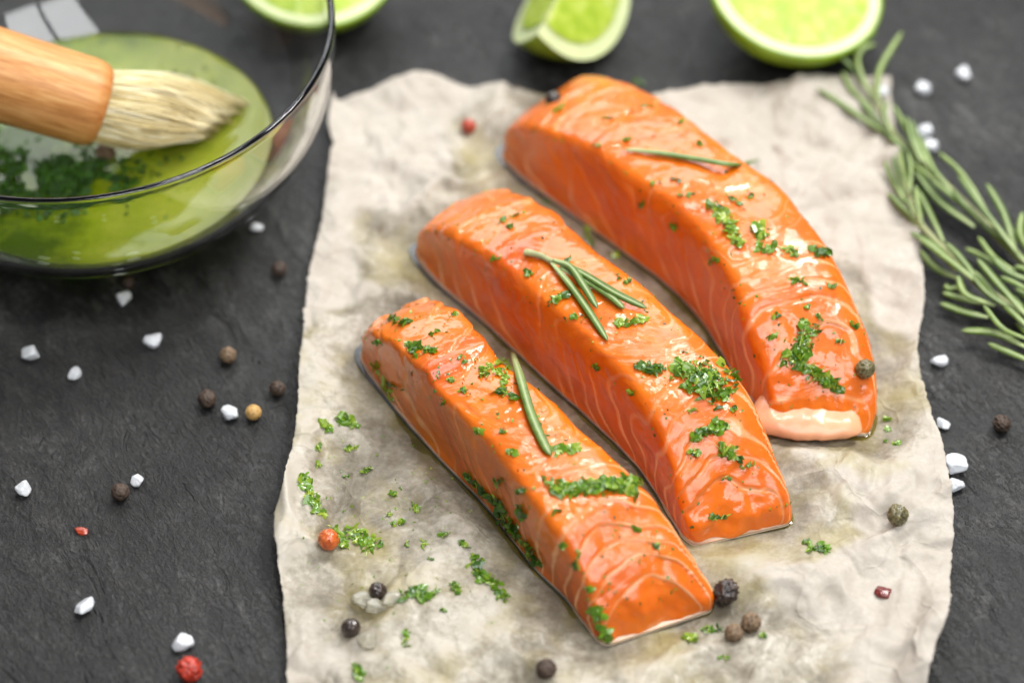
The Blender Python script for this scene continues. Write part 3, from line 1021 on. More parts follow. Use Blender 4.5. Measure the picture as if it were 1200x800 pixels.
L2 = [
    ([(1062, 238), (1048, 215), (1036, 188)], 8, [6, 6, 6]), ([(1062, 228), (1052, 205), (1047, 182)], 8, [6, 8, 9]), ([(1063, 222), (1058, 200), (1054, 176)], 7, [7, 10, 12]), ([(1066, 228), (1067, 200), (1064, 180)], 7, [7, 9, 10]),
    ([(1072, 256), (1058, 244), (1043, 228)], 7, [6, 6, 5]), ([(1072, 252), (1064, 238), (1054, 233)], 5, [8, 9, 9]), ([(1080, 264), (1076, 242), (1073, 217)], 8, [7, 9, 10]), ([(1106, 284), (1092, 255), (1076, 222)], 8, [6, 7, 8]),
    ([(1080, 268), (1062, 250), (1040, 226)], 9, [5, 4, 4]), ([(1120, 318), (1098, 290), (1066, 272)], 9, [6, 7, 6]), ([(1152, 336), (1112, 305), (1075, 277)], 10, [6, 8, 7]), ([(1122, 326), (1098, 315), (1078, 293)], 9, [4, 3, 3]),
    ([(1152, 338), (1128, 305), (1108, 284)], 9, [6, 8, 8]), ([(1166, 358), (1132, 345), (1122, 323)], 9, [5, 7, 8]), ([(1150, 356), (1128, 350), (1104, 343)], 9, [4, 4, 4]), ([(1158, 372), (1128, 365), (1101, 355)], 9, [3, 3, 3]),
    ([(1205, 408), (1165, 390), (1126, 387)], 9, [4, 5, 5]), ([(1212, 425), (1185, 414), (1157, 402)], 9, [3, 3, 4]), ([(1205, 372), (1172, 335), (1145, 303)], 10, [7, 9, 10]), ([(1205, 398), (1175, 385), (1152, 357)], 9, [5, 8, 9]),
    ([(1195, 366), (1160, 345), (1138, 320)], 9), ([(1210, 388), (1186, 366), (1170, 350)], 9), ([(1230, 395), (1206, 375), (1188, 345)], 9), ([(1235, 412), (1212, 398), (1190, 378)], 9), ([(1130, 335), (1112, 338), (1108, 333)], 8, [3, 3, 3]),
    ([(1228, 372), (1206, 350), (1190, 338)], 9), ([(1172, 352), (1148, 325), (1128, 312)], 8),
]
sprig(s2, L2, 'rosemary sprig lying against the torn paper edge, its tip on the parchment', 0.5, 1)


def loose_leaf(name, label, leaves, stub=None):
    """needles lying on a fillet; control points are pixels set down on the flesh plus a lift in mm"""
    first = hit(*leaves[0][0][0][:2])[0]
    rt = root(name, first)
    tag(rt, label, 'rosemary')
    for pts, wpx, lift, tw, roll in leaves:
        P = []
        for (x, y), l in zip(pts, lift):
            h_, nr = hit(x, y)
            P.append(h_ + nr * l)
        Vl, Fl, at = leaf_mesh(P, wpx / 4.3, 0.6, 22, tw, roll)
        mesh('leaf', Vl, Fl, M['rosemary'], rt, attrs=at)
    if stub:
        P = [hit(x, y)[0] + np.array([0, 0, 1.2]) for x, y in stub]
        Vs, Fs = tube(catmull(P, 10), np.linspace(1.0, .8, 10), 8)
        mesh('stem', Vs, Fs, M['stem'], rt)
    return rt


loose_leaf('rosemary_needle', 'single straight rosemary needle lying across the widest fillet',
           [([(733, 178), (770, 182), (815, 190), (860, 197), (889, 190)], 11, [1.0, 1.2, 1.3, 1.2, 1.0], 0.2, 1)])
loose_leaf('rosemary_tip', 'forked rosemary tip of four needles lying on the middle fillet',
           [([(644, 308), (680, 325), (720, 348), (758, 365)], 10, [1.5, 2.0, 2.0, 1.2], -.3, 1), ([(655, 316), (690, 336), (715, 352), (731, 365)], 10, [1.2, 1.4, 1.4, 1.0], .2, 1),
            ([(646, 312), (668, 338), (690, 368), (713, 402)], 10, [1.4, 1.4, 1.2, 1.0], .1, 1), ([(648, 310), (668, 320), (684, 342), (701, 368)], 10, [2.0, 2.4, 2.5, 2.2], .1, 1)],
           [(615, 299), (632, 303), (648, 311)])
loose_leaf('rosemary_needle', 'curved rosemary needle lying lengthwise on the smallest fillet',
           [([(599, 417), (607, 445), (622, 490), (636, 520), (646, 537)], 12, [1.6, 1.6, 1.6, 1.3, 1.0], .1, 1)])


# ------------------------------------------------------------------ chopped herbs
def scrap(c, nrm, r, tilt, g, asp=None):
    """one ruffled scrap of leaf"""
    n_ = nrm + tilt * g.normal(size=3)
    n_ /= np.linalg.norm(n_)
    a = np.cross(n_, g.normal(size=3)); a /= np.linalg.norm(a)
    b = np.cross(n_, a)
    k = 8
    th = np.linspace(0, 2 * np.pi, k, endpoint=False) + g.uniform(-.25, .25, k)
    asp = asp or g.uniform(.35, .95)
    rr = r * g.uniform(.45, 1.15, k)
    up_ = min(r, 1.3) * g.uniform(-.32, .42, k)
    rim = c + (rr * np.cos(th))[:, None] * a + (asp * rr * np.sin(th))[:, None] * b + up_[:, None] * n_
    inner = c + 0.5 * (rr * np.cos(th))[:, None] * a + 0.5 * (asp * rr * np.sin(th))[:, None] * b + (0.4 * up_ + r * .12)[:, None] * n_
    V = np.vstack([c + n_ * r * g.uniform(-.1, .3), inner, rim])
    F_ = [[0, 1 + i, 1 + (i + 1) % k] for i in range(k)] + [[1 + i, 1 + k + i, 1 + k + (i + 1) % k, 1 + (i + 1) % k] for i in range(k)]
    return V, F_


def herb_clump(px, py, lx, ly, ang, label, group, nfrag=None, size=1.0, tone=(.1, .8), pile=1.0, name='chopped_herb', seed=None, bend=0.0):
    g = np.random.default_rng(int(px * 31 + py * 7))
    area_ = lx * ly
    n_ = int((nfrag or np.clip(area_ / 16, 7, 150)) * 1.35)
    Vs, Fs, tn = [], [], []
    off_ = 0
    ca, sa = math.cos(math.radians(ang)), math.sin(math.radians(ang))
    nl = max(2, int(n_ / 14))
    lob = np.stack([(np.arange(nl) + .5) / nl * 1.7 - .85 + g.uniform(-.1, .1, nl), g.uniform(-.45, .45, nl)], -1)
    for i in range(n_):
        a = lob[g.integers(nl)] + g.normal(size=2) * .3
        if lx > 2.6 * ly:
            a = np.array([g.uniform(-1, 1), g.normal() * .4])
        a = np.clip(a, -1.05, 1.05)
        yb = a[1] + bend * (a[0] ** 2 - .3)
        x = px + ca * a[0] * lx / 2 - sa * yb * ly / 2
        y = py + sa * a[0] * lx / 2 + ca * yb * ly / 2
        c, nr = hit(x, y)
        cen = max(0.0, 1 - np.hypot(*a))
        r = size * (.5 + 1.7 * g.random() ** 2.2)
        stalk = g.random() < .07
        c = c + nr * (0.25 + pile * g.uniform(0, 1.1) * (0.25 + cen) * min(1, min(lx, ly) / 18))
        v_, f_ = scrap(c, nr, size * 2.0 if stalk else r, .15 if stalk else 0.42, g, .13 if stalk else None)
        Vs.append(v_)
        Fs += [[q + off_ for q in ff] for ff in f_]
        t = max(.8, tone[1]) if stalk else tone[0] + (tone[1] - tone[0]) * g.random() ** 1.2
        tn += [t + g.uniform(-.1, .1)] * len(v_)
        off_ += len(v_)
    o = mesh(name, np.vstack(Vs), Fs, M['herb'], attrs=dict(tone=np.clip(tn, 0, 1)))
    return tag(o, label, 'herb', group)


GA = 'herb scraps on the smallest fillet'
GB = 'herb scraps on the middle fillet'
GC = 'herb scraps on the widest fillet'
GP = 'herb scraps on the parchment'
lA = 'small scrap of chopped green herb stuck to the smallest fillet'
lB = 'small scrap of chopped green herb stuck to the middle fillet'
lC = 'small scrap of chopped green herb stuck to the widest fillet'
lP = 'small scrap of chopped green herb lying loose on the oily parchment'
# smallest fillet
herb_clump(468, 380, 26, 14, 10, 'dark rounded herb clump at the tail end of the smallest fillet', GA, tone=(0, .5))
herb_clump(492, 409, 34, 12, 12, 'flat wet herb patch behind the flake step of the smallest fillet', GA, tone=(0, .7))
herb_clump(450, 447, 50, 9, 64, 'bright green herb stalk against the cut side of the smallest fillet', GA, tone=(.5, 1), size=.9)
herb_clump(463, 451, 26, 6, 25, 'thin dark herb thread on the cut side of the smallest fillet', GA, tone=(0, .3), size=.6)
herb_clump(697, 570, 108, 17, -5, 'long green herb smear crossing the top of the smallest fillet', GA, tone=(.2, .9), nfrag=170)
herb_clump(722, 570, 44, 24, 5, 'thick herb heap in the long smear on the smallest fillet', GA, tone=(.2, .9), nfrag=80)
herb_clump(704, 733, 44, 15, 75, 'feathery herb tuft at the thin end of the smallest fillet', GA, tone=(.2, .8))
herb_clump(661, 526, 34, 13, -3, 'ring shaped pale herb curl beside the curved rosemary needle', GA, tone=(.4, 1))
herb_clump(592, 461, 26, 8, 20, 'dark folded herb leaf beside the curved rosemary needle', GA, tone=(0, .35))
herb_clump(576, 440, 36, 14, -15, 'loose speckled herb patch above the dark folded leaf', GA, tone=(.4, 1), nfrag=30, size=.7)
herb_clump(578, 429, 34, 6, -20, 'slim pale herb stalk by the top of the curved rosemary needle', GA, tone=(.6, 1), size=.8, nfrag=34)
herb_clump(592, 443, 30, 6, -75, 'short green herb stalk beside the curved rosemary needle', GA, tone=(.5, .9), size=.8, nfrag=34)
for x, y, a_, b_, g_ in ((588, 590, 32, 20, 60), (600, 615, 34, 16, 55), (573, 580, 26, 10, 45), (625, 648, 36, 12, 60), (552, 560, 22, 10, 50), (612, 600, 20, 14, 60)):
    herb_clump(x, y, a_, b_, g_, 'dark wet herb patch along the lower cut edge of the smallest fillet', GA, tone=(0, .5))
for x, y, a_, b_, g_ in ((442, 400, 11, 8, 0), (487, 416, 12, 8, 20), (503, 413, 12, 7, 0), (527, 372, 16, 6, -30), (541, 420, 10, 7, 40), (543, 457, 11, 8, 60), (527, 445, 8, 6, 0), (520, 470, 10, 7, 80), (612, 574, 14, 12, 0), (585, 562, 14, 14, 30),
                         (676, 655, 22, 7, 75), (660, 640, 10, 6, 0), (690, 690, 9, 6, 0), (652, 600, 10, 6, 0), (630, 500, 9, 6, 0), (560, 505, 9, 6, 0), (600, 530, 10, 7, 20), (770, 640, 9, 5, 40), (745, 620, 10, 5, 60), (509, 390, 12, 5, -20), (640, 560, 12, 7, 0), (590, 505, 8, 6, 0)):
    herb_clump(x, y, a_, b_, g_, lA, GA, size=.75, tone=(0, .8))
# middle fillet
herb_clump(824, 446, 70, 48, 18, 'largest wet heap of chopped herbs, on top of the middle fillet', GB, nfrag=190, tone=(.05, .8), pile=1.6, size=1.05)
herb_clump(762, 432, 34, 16, 0, 'flat dark herb scrap just behind the largest herb heap', GB, tone=(0, .6))
herb_clump(655, 350, 24, 16, -10, 'dark green herb scrap beside the fork of the rosemary tip', GB, tone=(0, .7))
herb_clump(741, 378, 38, 11, -12, 'bright herb sprout lying at the end of the rosemary tip', GB, tone=(.4, 1))
herb_clump(687, 277, 30, 12, 70, 'bright herb frond on the far edge of the middle fillet', GB, tone=(.5, 1))
herb_clump(828, 505, 40, 20, -30, 'wet scattered herbs in front of the largest heap', GB, tone=(.1, .8))
herb_clump(851, 526, 24, 20, 0, 'pale herb scrap above the pale streaked end of the middle fillet', GB, tone=(.2, .9))
for x, y, a_, b_, g_ in ((721, 300, 18, 10, 0), (582, 303, 12, 9, 0), (606, 252, 18, 6, -20), (588, 258, 9, 6, 0), (597, 265, 8, 5, 0), (640, 237, 10, 5, 0), (845, 496, 18, 10, 20), (816, 531, 14, 10, 0), (839, 605, 26, 10, 10), (866, 538, 8, 6, 0),
                         (672, 372, 26, 6, -10), (665, 305, 12, 5, -30), (724, 325, 8, 5, -60), (735, 330, 9, 6, -45), (860, 480, 10, 8, 0), (875, 545, 16, 8, -20), (850, 560, 14, 8, 0), (740, 460, 7, 5, 0), (700, 430, 8, 5, 0), (622, 320, 8, 5, 0), (812, 480, 10, 6, 0)):
    herb_clump(x, y, a_, b_, g_, lB, GB, size=.75, tone=(.05, .9))
# widest fillet
herb_clump(936, 403, 54, 34, -60, 'thick wet herb heap near the thin end of the widest fillet', GC, nfrag=120, tone=(.1, .8), pile=1.4)
herb_clump(963, 440, 52, 24, 35, 'trailing herb streak running from the heap on the widest fillet', GC, nfrag=80, tone=(.2, .9))
herb_clump(855, 266, 54, 17, 58, 'pale torn parsley leaf amid herbs on top of the widest fillet', GC, tone=(.55, 1), size=1.25)
herb_clump(838, 243, 26, 14, 10, 'dark curly herbs behind the pale torn parsley leaf', GC, tone=(0, .6))
herb_clump(889, 271, 24, 22, 20, 'bright green herb knot beside the pale torn parsley leaf', GC, tone=(.4, 1))
herb_clump(908, 292, 44, 12, 5, 'row of glossy herb crumbs below the bright green knot', GC, tone=(.3, .9))
herb_clump(960, 297, 26, 13, 5, 'dark herb scrap close to the long far edge of the widest fillet', GC, tone=(0, .6))
herb_clump(937, 328, 24, 10, 10, 'short green herb curl between the dark scrap and the thick heap', GC, tone=(.1, .8))
herb_clump(655, 128, 18, 7, -50, 'bright sliver of herb next to the peppercorn on the widest fillet', GC, tone=(.6, 1))
for x, y, a_, b_, g_ in ((836, 306, 14, 10, 0), (790, 267, 10, 12, 0), (804, 228, 18, 8, -10), (862, 236, 18, 10, 10), (748, 97, 14, 5, 0), (712, 140, 14, 6, 0), (790, 210, 12, 8, 0), (770, 215, 12, 7, 0), (930, 300, 10, 6, 0), (1000, 380, 10, 8, 0), (985, 400, 14, 6, 30),
                         (910, 370, 12, 8, 0), (905, 395, 10, 8, 0), (975, 335, 9, 6, 0), (820, 170, 14, 6, 0), (735, 165, 10, 5, 0), (753, 240, 8, 6, 0), (880, 230, 9, 5, 0), (960, 370, 10, 8, 0), (945, 360, 8, 6, 0), (700, 170, 10, 4, 0), (760, 125, 12, 4, 10), (800, 145, 14, 5, 20)):
    herb_clump(x, y, a_, b_, g_, lC, GC, size=.75, tone=(.05, .9))
# parchment
herb_clump(364, 582, 52, 16, 68, 'long bright herb curl on the parchment above the red peppercorn', GP, tone=(.4, 1))
herb_clump(413, 631, 52, 26, 10, 'wet pale green herb heap next to the red peppercorn on the parchment', GP, nfrag=80, tone=(.3, .95))
herb_clump(491, 697, 44, 20, -5, 'feathery dark green herb tuft beside the wet salt on the parchment', GP, tone=(.1, .6))
herb_clump(572, 682, 62, 15, 42, 'long diagonal herb strand on the parchment below the smallest fillet', GP, tone=(.2, .8))
herb_clump(408, 495, 26, 18, 35, 'bright folded herb leaf on the parchment facing the fillet tail', GP, tone=(.3, .9))
herb_clump(380, 497, 26, 10, 35, 'slim bright herb sliver beside the folded herb leaf', GP, tone=(.4, 1))
herb_clump(957, 641, 30, 14, 30, 'dark glossy herb leaf in front of the thin end of the middle fillet', GP, tone=(.1, .6))
herb_clump(835, 738, 26, 9, 0, 'dark wet herb scrap beside two brown peppercorns', GP, tone=(0, .4))
herb_clump(806, 748, 20, 14, 0, 'pale yellow green herb scrap at the thin end of the smallest fillet', GP, tone=(.6, 1))
herb_clump(420, 789, 22, 18, 60, 'bright herb leaf alone near the open end of the parchment', GP, tone=(.3, .8))
for x, y, a_, b_, g_ in ((372, 545, 10, 12, 0), (535, 688, 16, 16, 30), (432, 550, 16, 9, -20), (467, 612, 16, 9, 0), (524, 625, 15, 8, 10), (475, 746, 24, 9, 100), (486, 594, 18, 9, 40), (545, 640, 14, 9, 30), (406, 560, 9, 7, 0), (455, 603, 7, 6, 0), (497, 640, 12, 8, 80), (413, 525, 16, 6, -20), (447, 640, 9, 7, 0), (505, 655, 8, 6, 0), (520, 715, 8, 6, 0),
                         (478, 640, 7, 6, 0), (372, 525, 7, 8, 0), (1040, 492, 8, 6, 0), (1050, 521, 8, 5, 0), (1037, 518, 7, 4, 0), (1039, 503, 6, 4, 0), (895, 745, 7, 5, 0), (460, 578, 8, 6, 0), (560, 655, 14, 7, 20), (850, 770, 12, 5, 0)):
    herb_clump(x, y, a_, b_, g_, lP, GP, size=.7, tone=(.2, .9))

# fine specks too small to count
for key, lab, cnt in (('A', 'fine green and black specks peppering the smallest fillet', 800), ('B', 'fine green and black specks peppering the middle fillet', 520), ('C', 'fine green and black specks peppering the widest fillet', 640)):
    g = np.random.default_rng(ord(key))
    G_ = GEO[key]
    ns, nt = 300, 120
    P = G_['V'][:ns * nt].reshape(ns, nt, 3)
    Vs, Fs, tn = [], [], []
    off_ = 0
    for _ in range(cnt):
        i = g.integers(8, ns - 8)
        j = int(np.clip(g.normal(52, 24), 6, 96))
        if noise(P[i, j, 0] / 9, P[i, j, 1] / 9, 5) < -.15 and g.random() < .8:
            continue
        c = P[i, j]
        nr = np.cross(P[i, min(j + 2, nt - 1)] - P[i, j - 2], P[i + 2, j] - P[i - 2, j])
        nr /= np.linalg.norm(nr) + 1e-9
        if nr[2] < 0 and j > 30:
            nr = -nr
        v_, f_ = scrap(c + nr * .12, nr, .16 + .55 * g.random() ** 2, .25, g)
        Vs.append(v_)
        Fs += [[q + off_ for q in ff] for ff in f_]
        tn += [0.0 if g.random() < .25 else g.uniform(.1, .9)] * len(v_)
        off_ += len(v_)
    o = mesh('herb_specks', np.vstack(Vs), Fs, M['herb'], attrs=dict(tone=tn))
    tag(o, lab, 'herb specks', kind='stuff')
g = np.random.default_rng(99)
Vs, Fs, tn = [], [], []
off_ = 0
for _ in range(220):
    x, y = g.normal(455, 60), g.normal(600, 70)
    c, nr = hit(x, y)
    if sample(DMIN, np.array(c[0]), np.array(c[1])) < 1 or x < 350:
        continue
    v_, f_ = scrap(c + nr * .1, nr, .18 + .6 * g.random() ** 2, .3, g)
    Vs.append(v_)
    Fs += [[q + off_ for q in ff] for ff in f_]
    tn += [g.uniform(.3, 1)] * len(v_)
    off_ += len(v_)
tag(mesh('herb_specks', np.vstack(Vs), Fs, M['herb'], attrs=dict(tone=tn)), 'fine green specks sprinkled over the oily parchment', 'herb specks', kind='stuff')


# ------------------------------------------------------------------ peppercorns and salt
def ico(sub):
    import bmesh
    bm = bmesh.new()
    bmesh.ops.create_icosphere(bm, subdivisions=sub, radius=1)
    V = np.array([v.co[:] for v in bm.verts])
    F_ = [[v.index for v in f.verts] for f in bm.faces]
    bm.free()
    return V, F_


ICO4 = ico(4)
ICO3 = ico(3)
ICO2 = ico(2)


def peppercorn(px, py, dpx, mat, label, group, wrinkle=.16, squash=.93, name='peppercorn', on=None):
    r = dpx / 2 / (4.25 * (1 - 0.0002 * (400 - py)))
    sd = px * .173 + py * .31
    D = ICO4[0]
    q = D * 2.6
    rid = 1 - np.abs(noise(q[:, 0] + sd, q[:, 1], q[:, 2])) * 2.2
    rid2 = 1 - np.abs(noise(q[:, 0] * 2 + sd, q[:, 1] * 2, q[:, 2] * 2)) * 2
    hgt = wrinkle * 1.7 * (.65 * rid + .35 * rid2)
    rr = 1 - wrinkle * .8 + hgt * .75
    V = D * rr[:, None] * r * np.array([1, 1, squash])
    a = sd % 6.28
    R = np.array(Matrix.Rotation(a, 3, 'Z') @ Matrix.Rotation(a * 1.7, 3, 'X'))
    V = V @ R.T
    low = -V[:, 2].min()
    c = seat(px, py, low)
    V = V + c
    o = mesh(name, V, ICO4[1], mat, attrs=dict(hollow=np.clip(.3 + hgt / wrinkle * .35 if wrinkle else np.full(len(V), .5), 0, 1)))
    return tag(o, label, 'peppercorn', group)


GT = 'loose peppercorns'
pc = [
    (267, 416, 20, 'brown', 'grey brown wrinkled peppercorn on the table behind the tan peppercorn', .16),
    (243, 467, 22, 'black', 'dark purplish black peppercorn beside the salt grain next to the tan one', .18),
    (325, 455, 19, 'black', 'deeply wrinkled dark brown peppercorn between the tan one and the parchment edge', .26),
    (297, 483, 19, 'tan', 'smooth tan peppercorn on the dark table', .05),
    (327, 315, 18, 'black', 'black peppercorn on the table between the bowl and the parchment', .16),
    (141, 576, 21, 'black', 'round black peppercorn touching a small salt grain on the bare table', .12),
    (150, 331, 15, 'black', 'black peppercorn tucked against the foot of the glass bowl', .15),
    (1174, 496, 21, 'black', 'black peppercorn on the table below the rosemary sprigs', .2),
    (443, 692, 21, 'wetblack', 'shiny black peppercorn resting among wet salt on the parchment', .15),
    (411, 735, 22, 'wetblack', 'shiny black peppercorn beside a single wet salt grain', .15),
    (640, 783, 23, 'black', 'dull dark brown peppercorn alone on the parchment near its open end', .15),
    (860, 741, 21, 'brown', 'brown peppercorn next to a dark herb scrap at the fillet end', .2),
    (880, 729, 23, 'brown', 'wrinkled brown peppercorn, outer one of two at the fillet end', .26),
    (649, 116, 20, 'wetblack', 'dark peppercorn sitting on the tail end of the widest fillet', .1),
    (1052, 603, 25, 'olive', 'olive brown wrinkled peppercorn on the parchment near its curled edge', .24),
    (1013, 431, 23, 'olive', 'olive green peppercorn stuck to the far edge of the widest fillet', .22),
    (549, 148, 19, 'red', 'dark red peppercorn on the parchment behind the middle fillet', .08),
    (385, 632, 25, 'orange', 'bright orange red peppercorn on the parchment beside a herb heap', .14),
    (222, 784, 29, 'crack', 'cracked red peppercorn on the table beside a salt crystal', .42),
    (605, 107, 12, 'brown', 'tiny brown peppercorn at the paper edge behind the widest fillet', .15),
]
for x, y, d_, mt, lab, wr in pc:
    peppercorn(x, y, d_, M[mt], lab, GT, wr)


def chunk(px, py, wpx, hpx, mat, label, group, name, cat, rough=.5, ang=0, facets=9, flat=.8):
    """faceted broken grain: a ball cut by random planes"""
    g = np.random.default_rng(int(px * 13 + py * 5))
    k = 4.25 * (1 - 0.0002 * (400 - py))
    D, HF = ICO4
    nf = facets + 6
    nrm = g.normal(size=(nf, 3))
    nrm /= np.linalg.norm(nrm, axis=1)[:, None]
    dist = g.uniform(.55, .85, nf)
    dt = D @ nrm.T
    t = np.min(np.where(dt > .05, dist / np.maximum(dt, .05), 9), axis=1)
    V = D * (np.minimum(t, 1.0) * (1 + .07 * noise(D[:, 0] * 2.5 + px, D[:, 1] * 2.5, D[:, 2] * 2.5) + .035 * noise(D[:, 0] * 7 + px, D[:, 1] * 7, D[:, 2] * 7)))[:, None]
    ext = (V.max(0) - V.min(0))
    V = V / ext
    V = V * np.array([wpx / k, hpx / k * 1.1, flat * min(wpx, hpx) / k])
    V = V @ np.array(Matrix.Rotation(math.radians(ang), 3, 'Z')).T
    low = -V[:, 2].min()
    c = seat(px, py, low)
    o = mesh(name, V + c, HF, mat)
    return tag(o, label, cat, group)


GS = 'coarse salt crystals'
sl_front = 'white coarse salt crystal alone on the bare dark table in front of the bowl'
sl_rose = 'small white salt crystal on the table behind the rosemary sprigs'
salt = [
    (145, 349, 21, 17, 'salt', 'white salt crystal on the table close to the bowl foot'), (181, 398, 25, 20, 'salt', sl_front), (36, 414, 22, 19, 'salt', sl_front), (87, 437, 14, 18, 'salt', sl_front),
    (270, 483, 18, 20, 'salt', 'flat white salt crystal beside the tan peppercorn'), (28, 572, 18, 18, 'salt', sl_front), (161, 562, 18, 14, 'salt', 'small salt grain touching a round black peppercorn'), (98, 711, 19, 24, 'salt', sl_front),
    (214, 753, 22, 23, 'salt', 'white salt crystal beside the cracked red peppercorn'), (1081, 104, 19, 18, 'salt', sl_rose), (1130, 86, 22, 18, 'salt', sl_rose), (1086, 153, 22, 20, 'salt', 'larger of two touching salt crystals behind the rosemary'), (1090, 170, 16, 18, 'salt', 'smaller of two touching salt crystals behind the rosemary'),
    (1034, 107, 17, 20, 'salt', 'salt crystal squeezed between rosemary leaves and the parchment corner'), (1101, 423, 21, 15, 'salt', 'salt crystal between the rosemary and the torn paper edge'), (1106, 496, 18, 13, 'salt', 'small salt crystal at the notch of the torn paper edge'),
    (1119, 545, 28, 23, 'salt', 'largest flat salt crystal, beside the torn paper edge'), (1118, 569, 18, 22, 'salt', 'salt crystal just in front of the largest flat one'), (300, 266, 16, 12, 'salt', 'salt crystal on the table beside the curved bowl wall'),
    (426, 704, 20, 24, 'wetsalt', 'yellowish wet salt crystal, largest under the shiny black peppercorn'), (441, 711, 26, 18, 'wetsalt', 'wet whitish salt crystal in front of the shiny black peppercorn'), (458, 702, 16, 22, 'wetsalt', 'glassy wet salt crystal between the shiny peppercorn and a herb tuft'),
    (432, 748, 22, 20, 'wetsalt', 'single glassy wet salt grain on the parchment'),
    (803, 700, 12, 12, 'wetsalt', 'tiny clear salt grain in the oil at the end of the middle fillet'),
]
for x, y, a_, b_, mt, lab in salt:
    chunk(x, y, a_, b_, M[mt], lab, GS, 'salt_crystal', 'salt', ang=(x * 7 + y) % 180, flat=.75)
peppercorn(850, 694, 33, M['wetblack'], 'large shrivelled black peppercorn against the thin end of the smallest fillet', GT, .34, .8)
chunk(1036, 694, 20, 19, M['red'], 'dark red shard of peppercorn skin on the parchment', GT, 'pepper_flake', 'pepper flake', ang=20, flat=.35, facets=7)
chunk(95, 622, 17, 10, M['orange'], 'tiny pinkish red shard of peppercorn skin on the bare table', GT, 'pepper_flake', 'pepper flake', ang=-10, flat=.35, facets=6)


# ------------------------------------------------------------------ limes
def lime_local(mode, Rx, Ry, Rz, half_ang=None):
    """local lime, centre at the origin. mode half: cut face in the plane z=0 facing up."""
    parts = {}
    if mode == 'half':
        nr, nt = 26, 64
        el = np.linspace(0, np.pi / 2, nr)
        th = np.linspace(0, 2 * np.pi, nt, endpoint=False)
        # peel
        V = np.stack([Rx * np.cos(el)[:, None] * np.cos(th), Ry * np.cos(el)[:, None] * np.sin(th), -Rz * np.sin(el)[:, None] + 0 * th[None]], -1)
        k = 1 - 1.0 / Rx
        V0 = V[0] * k
        Vall = np.concatenate([V0[None], V], 0).reshape(-1, 3)
        F_ = grid_faces(nr + 1, nt, True)[:, ::-1].tolist()
        parts['peel'] = (Vall, F_, {})
        # pith ring
        rad = np.linspace(k, .83, 8)
        Vp = np.stack([Rx * rad[:, None] * np.cos(th), Ry * rad[:, None] * np.sin(th), 0.25 * np.sin(np.linspace(0, np.pi, 8))[:, None] + 0 * th[None]], -1)
        parts['pith'] = (Vp.reshape(-1, 3), grid_faces(8, nt, True).tolist(), {})
        # pulp with segments
        nr2, nt2 = 40, 180
        rad = np.linspace(.845, 0.0, nr2)
        th2 = np.linspace(0, 2 * np.pi, nt2, endpoint=False)
        ns = 10
        ph = (th2 * ns / (2 * np.pi) + .13 * np.sin(th2 * 3)) % 1
        dm_ = np.minimum(ph, 1 - ph)[None] * (2 * np.pi / ns) * rad[:, None] * Rx     # mm from a membrane
        mem = np.exp(-(dm_ / .55) ** 2)
        mem = np.maximum(mem, smooth(.14, .05, rad)[:, None])
        xx = Rx * rad[:, None] * np.cos(th2); yy = Ry * rad[:, None] * np.sin(th2)
        zz = 0.15 + 0.45 * (1 - mem) * smooth(.82, .7, rad)[:, None] + 0.18 * noise(xx / 1.6, yy / 1.6, 3)
        Vq = np.stack([xx, yy, zz], -1).reshape(-1, 3)
        parts['pulp'] = (Vq, grid_faces(nr2, nt2, True).tolist(), dict(membrane=(mem * .5).reshape(-1)))
    else:
        # wedge: the core lies along x, the peel below; half_ang either side of straight down
        na, nb = 40, 30
        a = np.linspace(0.0, np.pi, na)                 # along the core, pole to pole
        b = np.linspace(-half_ang, half_ang, nb)
        cx = Rx * np.cos(a)
        rr = Ry * np.sin(a) ** .85
        V = np.stack([cx[:, None] + 0 * b[None], rr[:, None] * np.sin(b)[None], -rr[:, None] * np.cos(b)[None]], -1)
        parts['peel'] = (V.reshape(-1, 3), grid_faces(na, nb).tolist(), {})
        k = .80
        for sgn in (-1, 1):
            dirv = np.array([0, math.sin(half_ang) * sgn, -math.cos(half_ang)])
            nrm_ = np.array([0, math.cos(half_ang) * sgn, math.sin(half_ang)])
            t = np.linspace(1.0, k, 6)
            Vp = np.stack([np.outer(t, cx)], -1) * np.array([1, 0, 0]) + np.outer(t, rr)[..., None] * dirv
            Fp = grid_faces(6, na).tolist()
            parts.setdefault('pith', []).append((Vp.reshape(-1, 3), Fp, {}))
            t = np.linspace(k + .015, 0, 26)
            co = np.outer(t, cx); ro = np.outer(t, rr)
            mem = np.maximum(np.exp(-(ro / 1.0) ** 2), np.exp(-((co - 4 * np.sin(ro / 9)) / .9) ** 2) * .5)
            hgt = 0.12 + .35 * (1 - mem) + .2 * noise(co / 1.8, ro / 1.8, sgn)
            Vq = co[..., None] * np.array([1, 0, 0]) + ro[..., None] * dirv + hgt[..., None] * nrm_ * smooth(0, .08, t)[:, None, None]
            parts.setdefault('pulp', []).append((Vq.reshape(-1, 3), grid_faces(26, na).tolist(), dict(membrane=mem.reshape(-1))))
    return parts


def place_lime(name, label, parts, R, c, group):
    """set the lime down so that its lowest point touches the table"""
    lows = []
    for k_, v_ in parts.items():
        for q_ in (v_ if isinstance(v_, list) else [v_]):
            lows.append((q_[0] @ R.T)[:, 2].min())
    c = np.array([c[0], c[1], -min(lows) + .05])
    rt = root(name, (c[0], c[1], 0))
    tag(rt, label, 'lime', group)
    for k_, v_ in parts.items():
        for q_ in (v_ if isinstance(v_, list) else [v_]):
            mesh(k_, q_[0] @ R.T + c, q_[1], M[k_], rt, attrs=q_[2] or None)
    return rt


def rot(rx, ry, rz):
    return np.array(Matrix.Rotation(math.radians(rz), 3, 'Z') @ Matrix.Rotation(math.radians(rx), 3, 'X') @ Matrix.Rotation(math.radians(ry), 3, 'Y'))


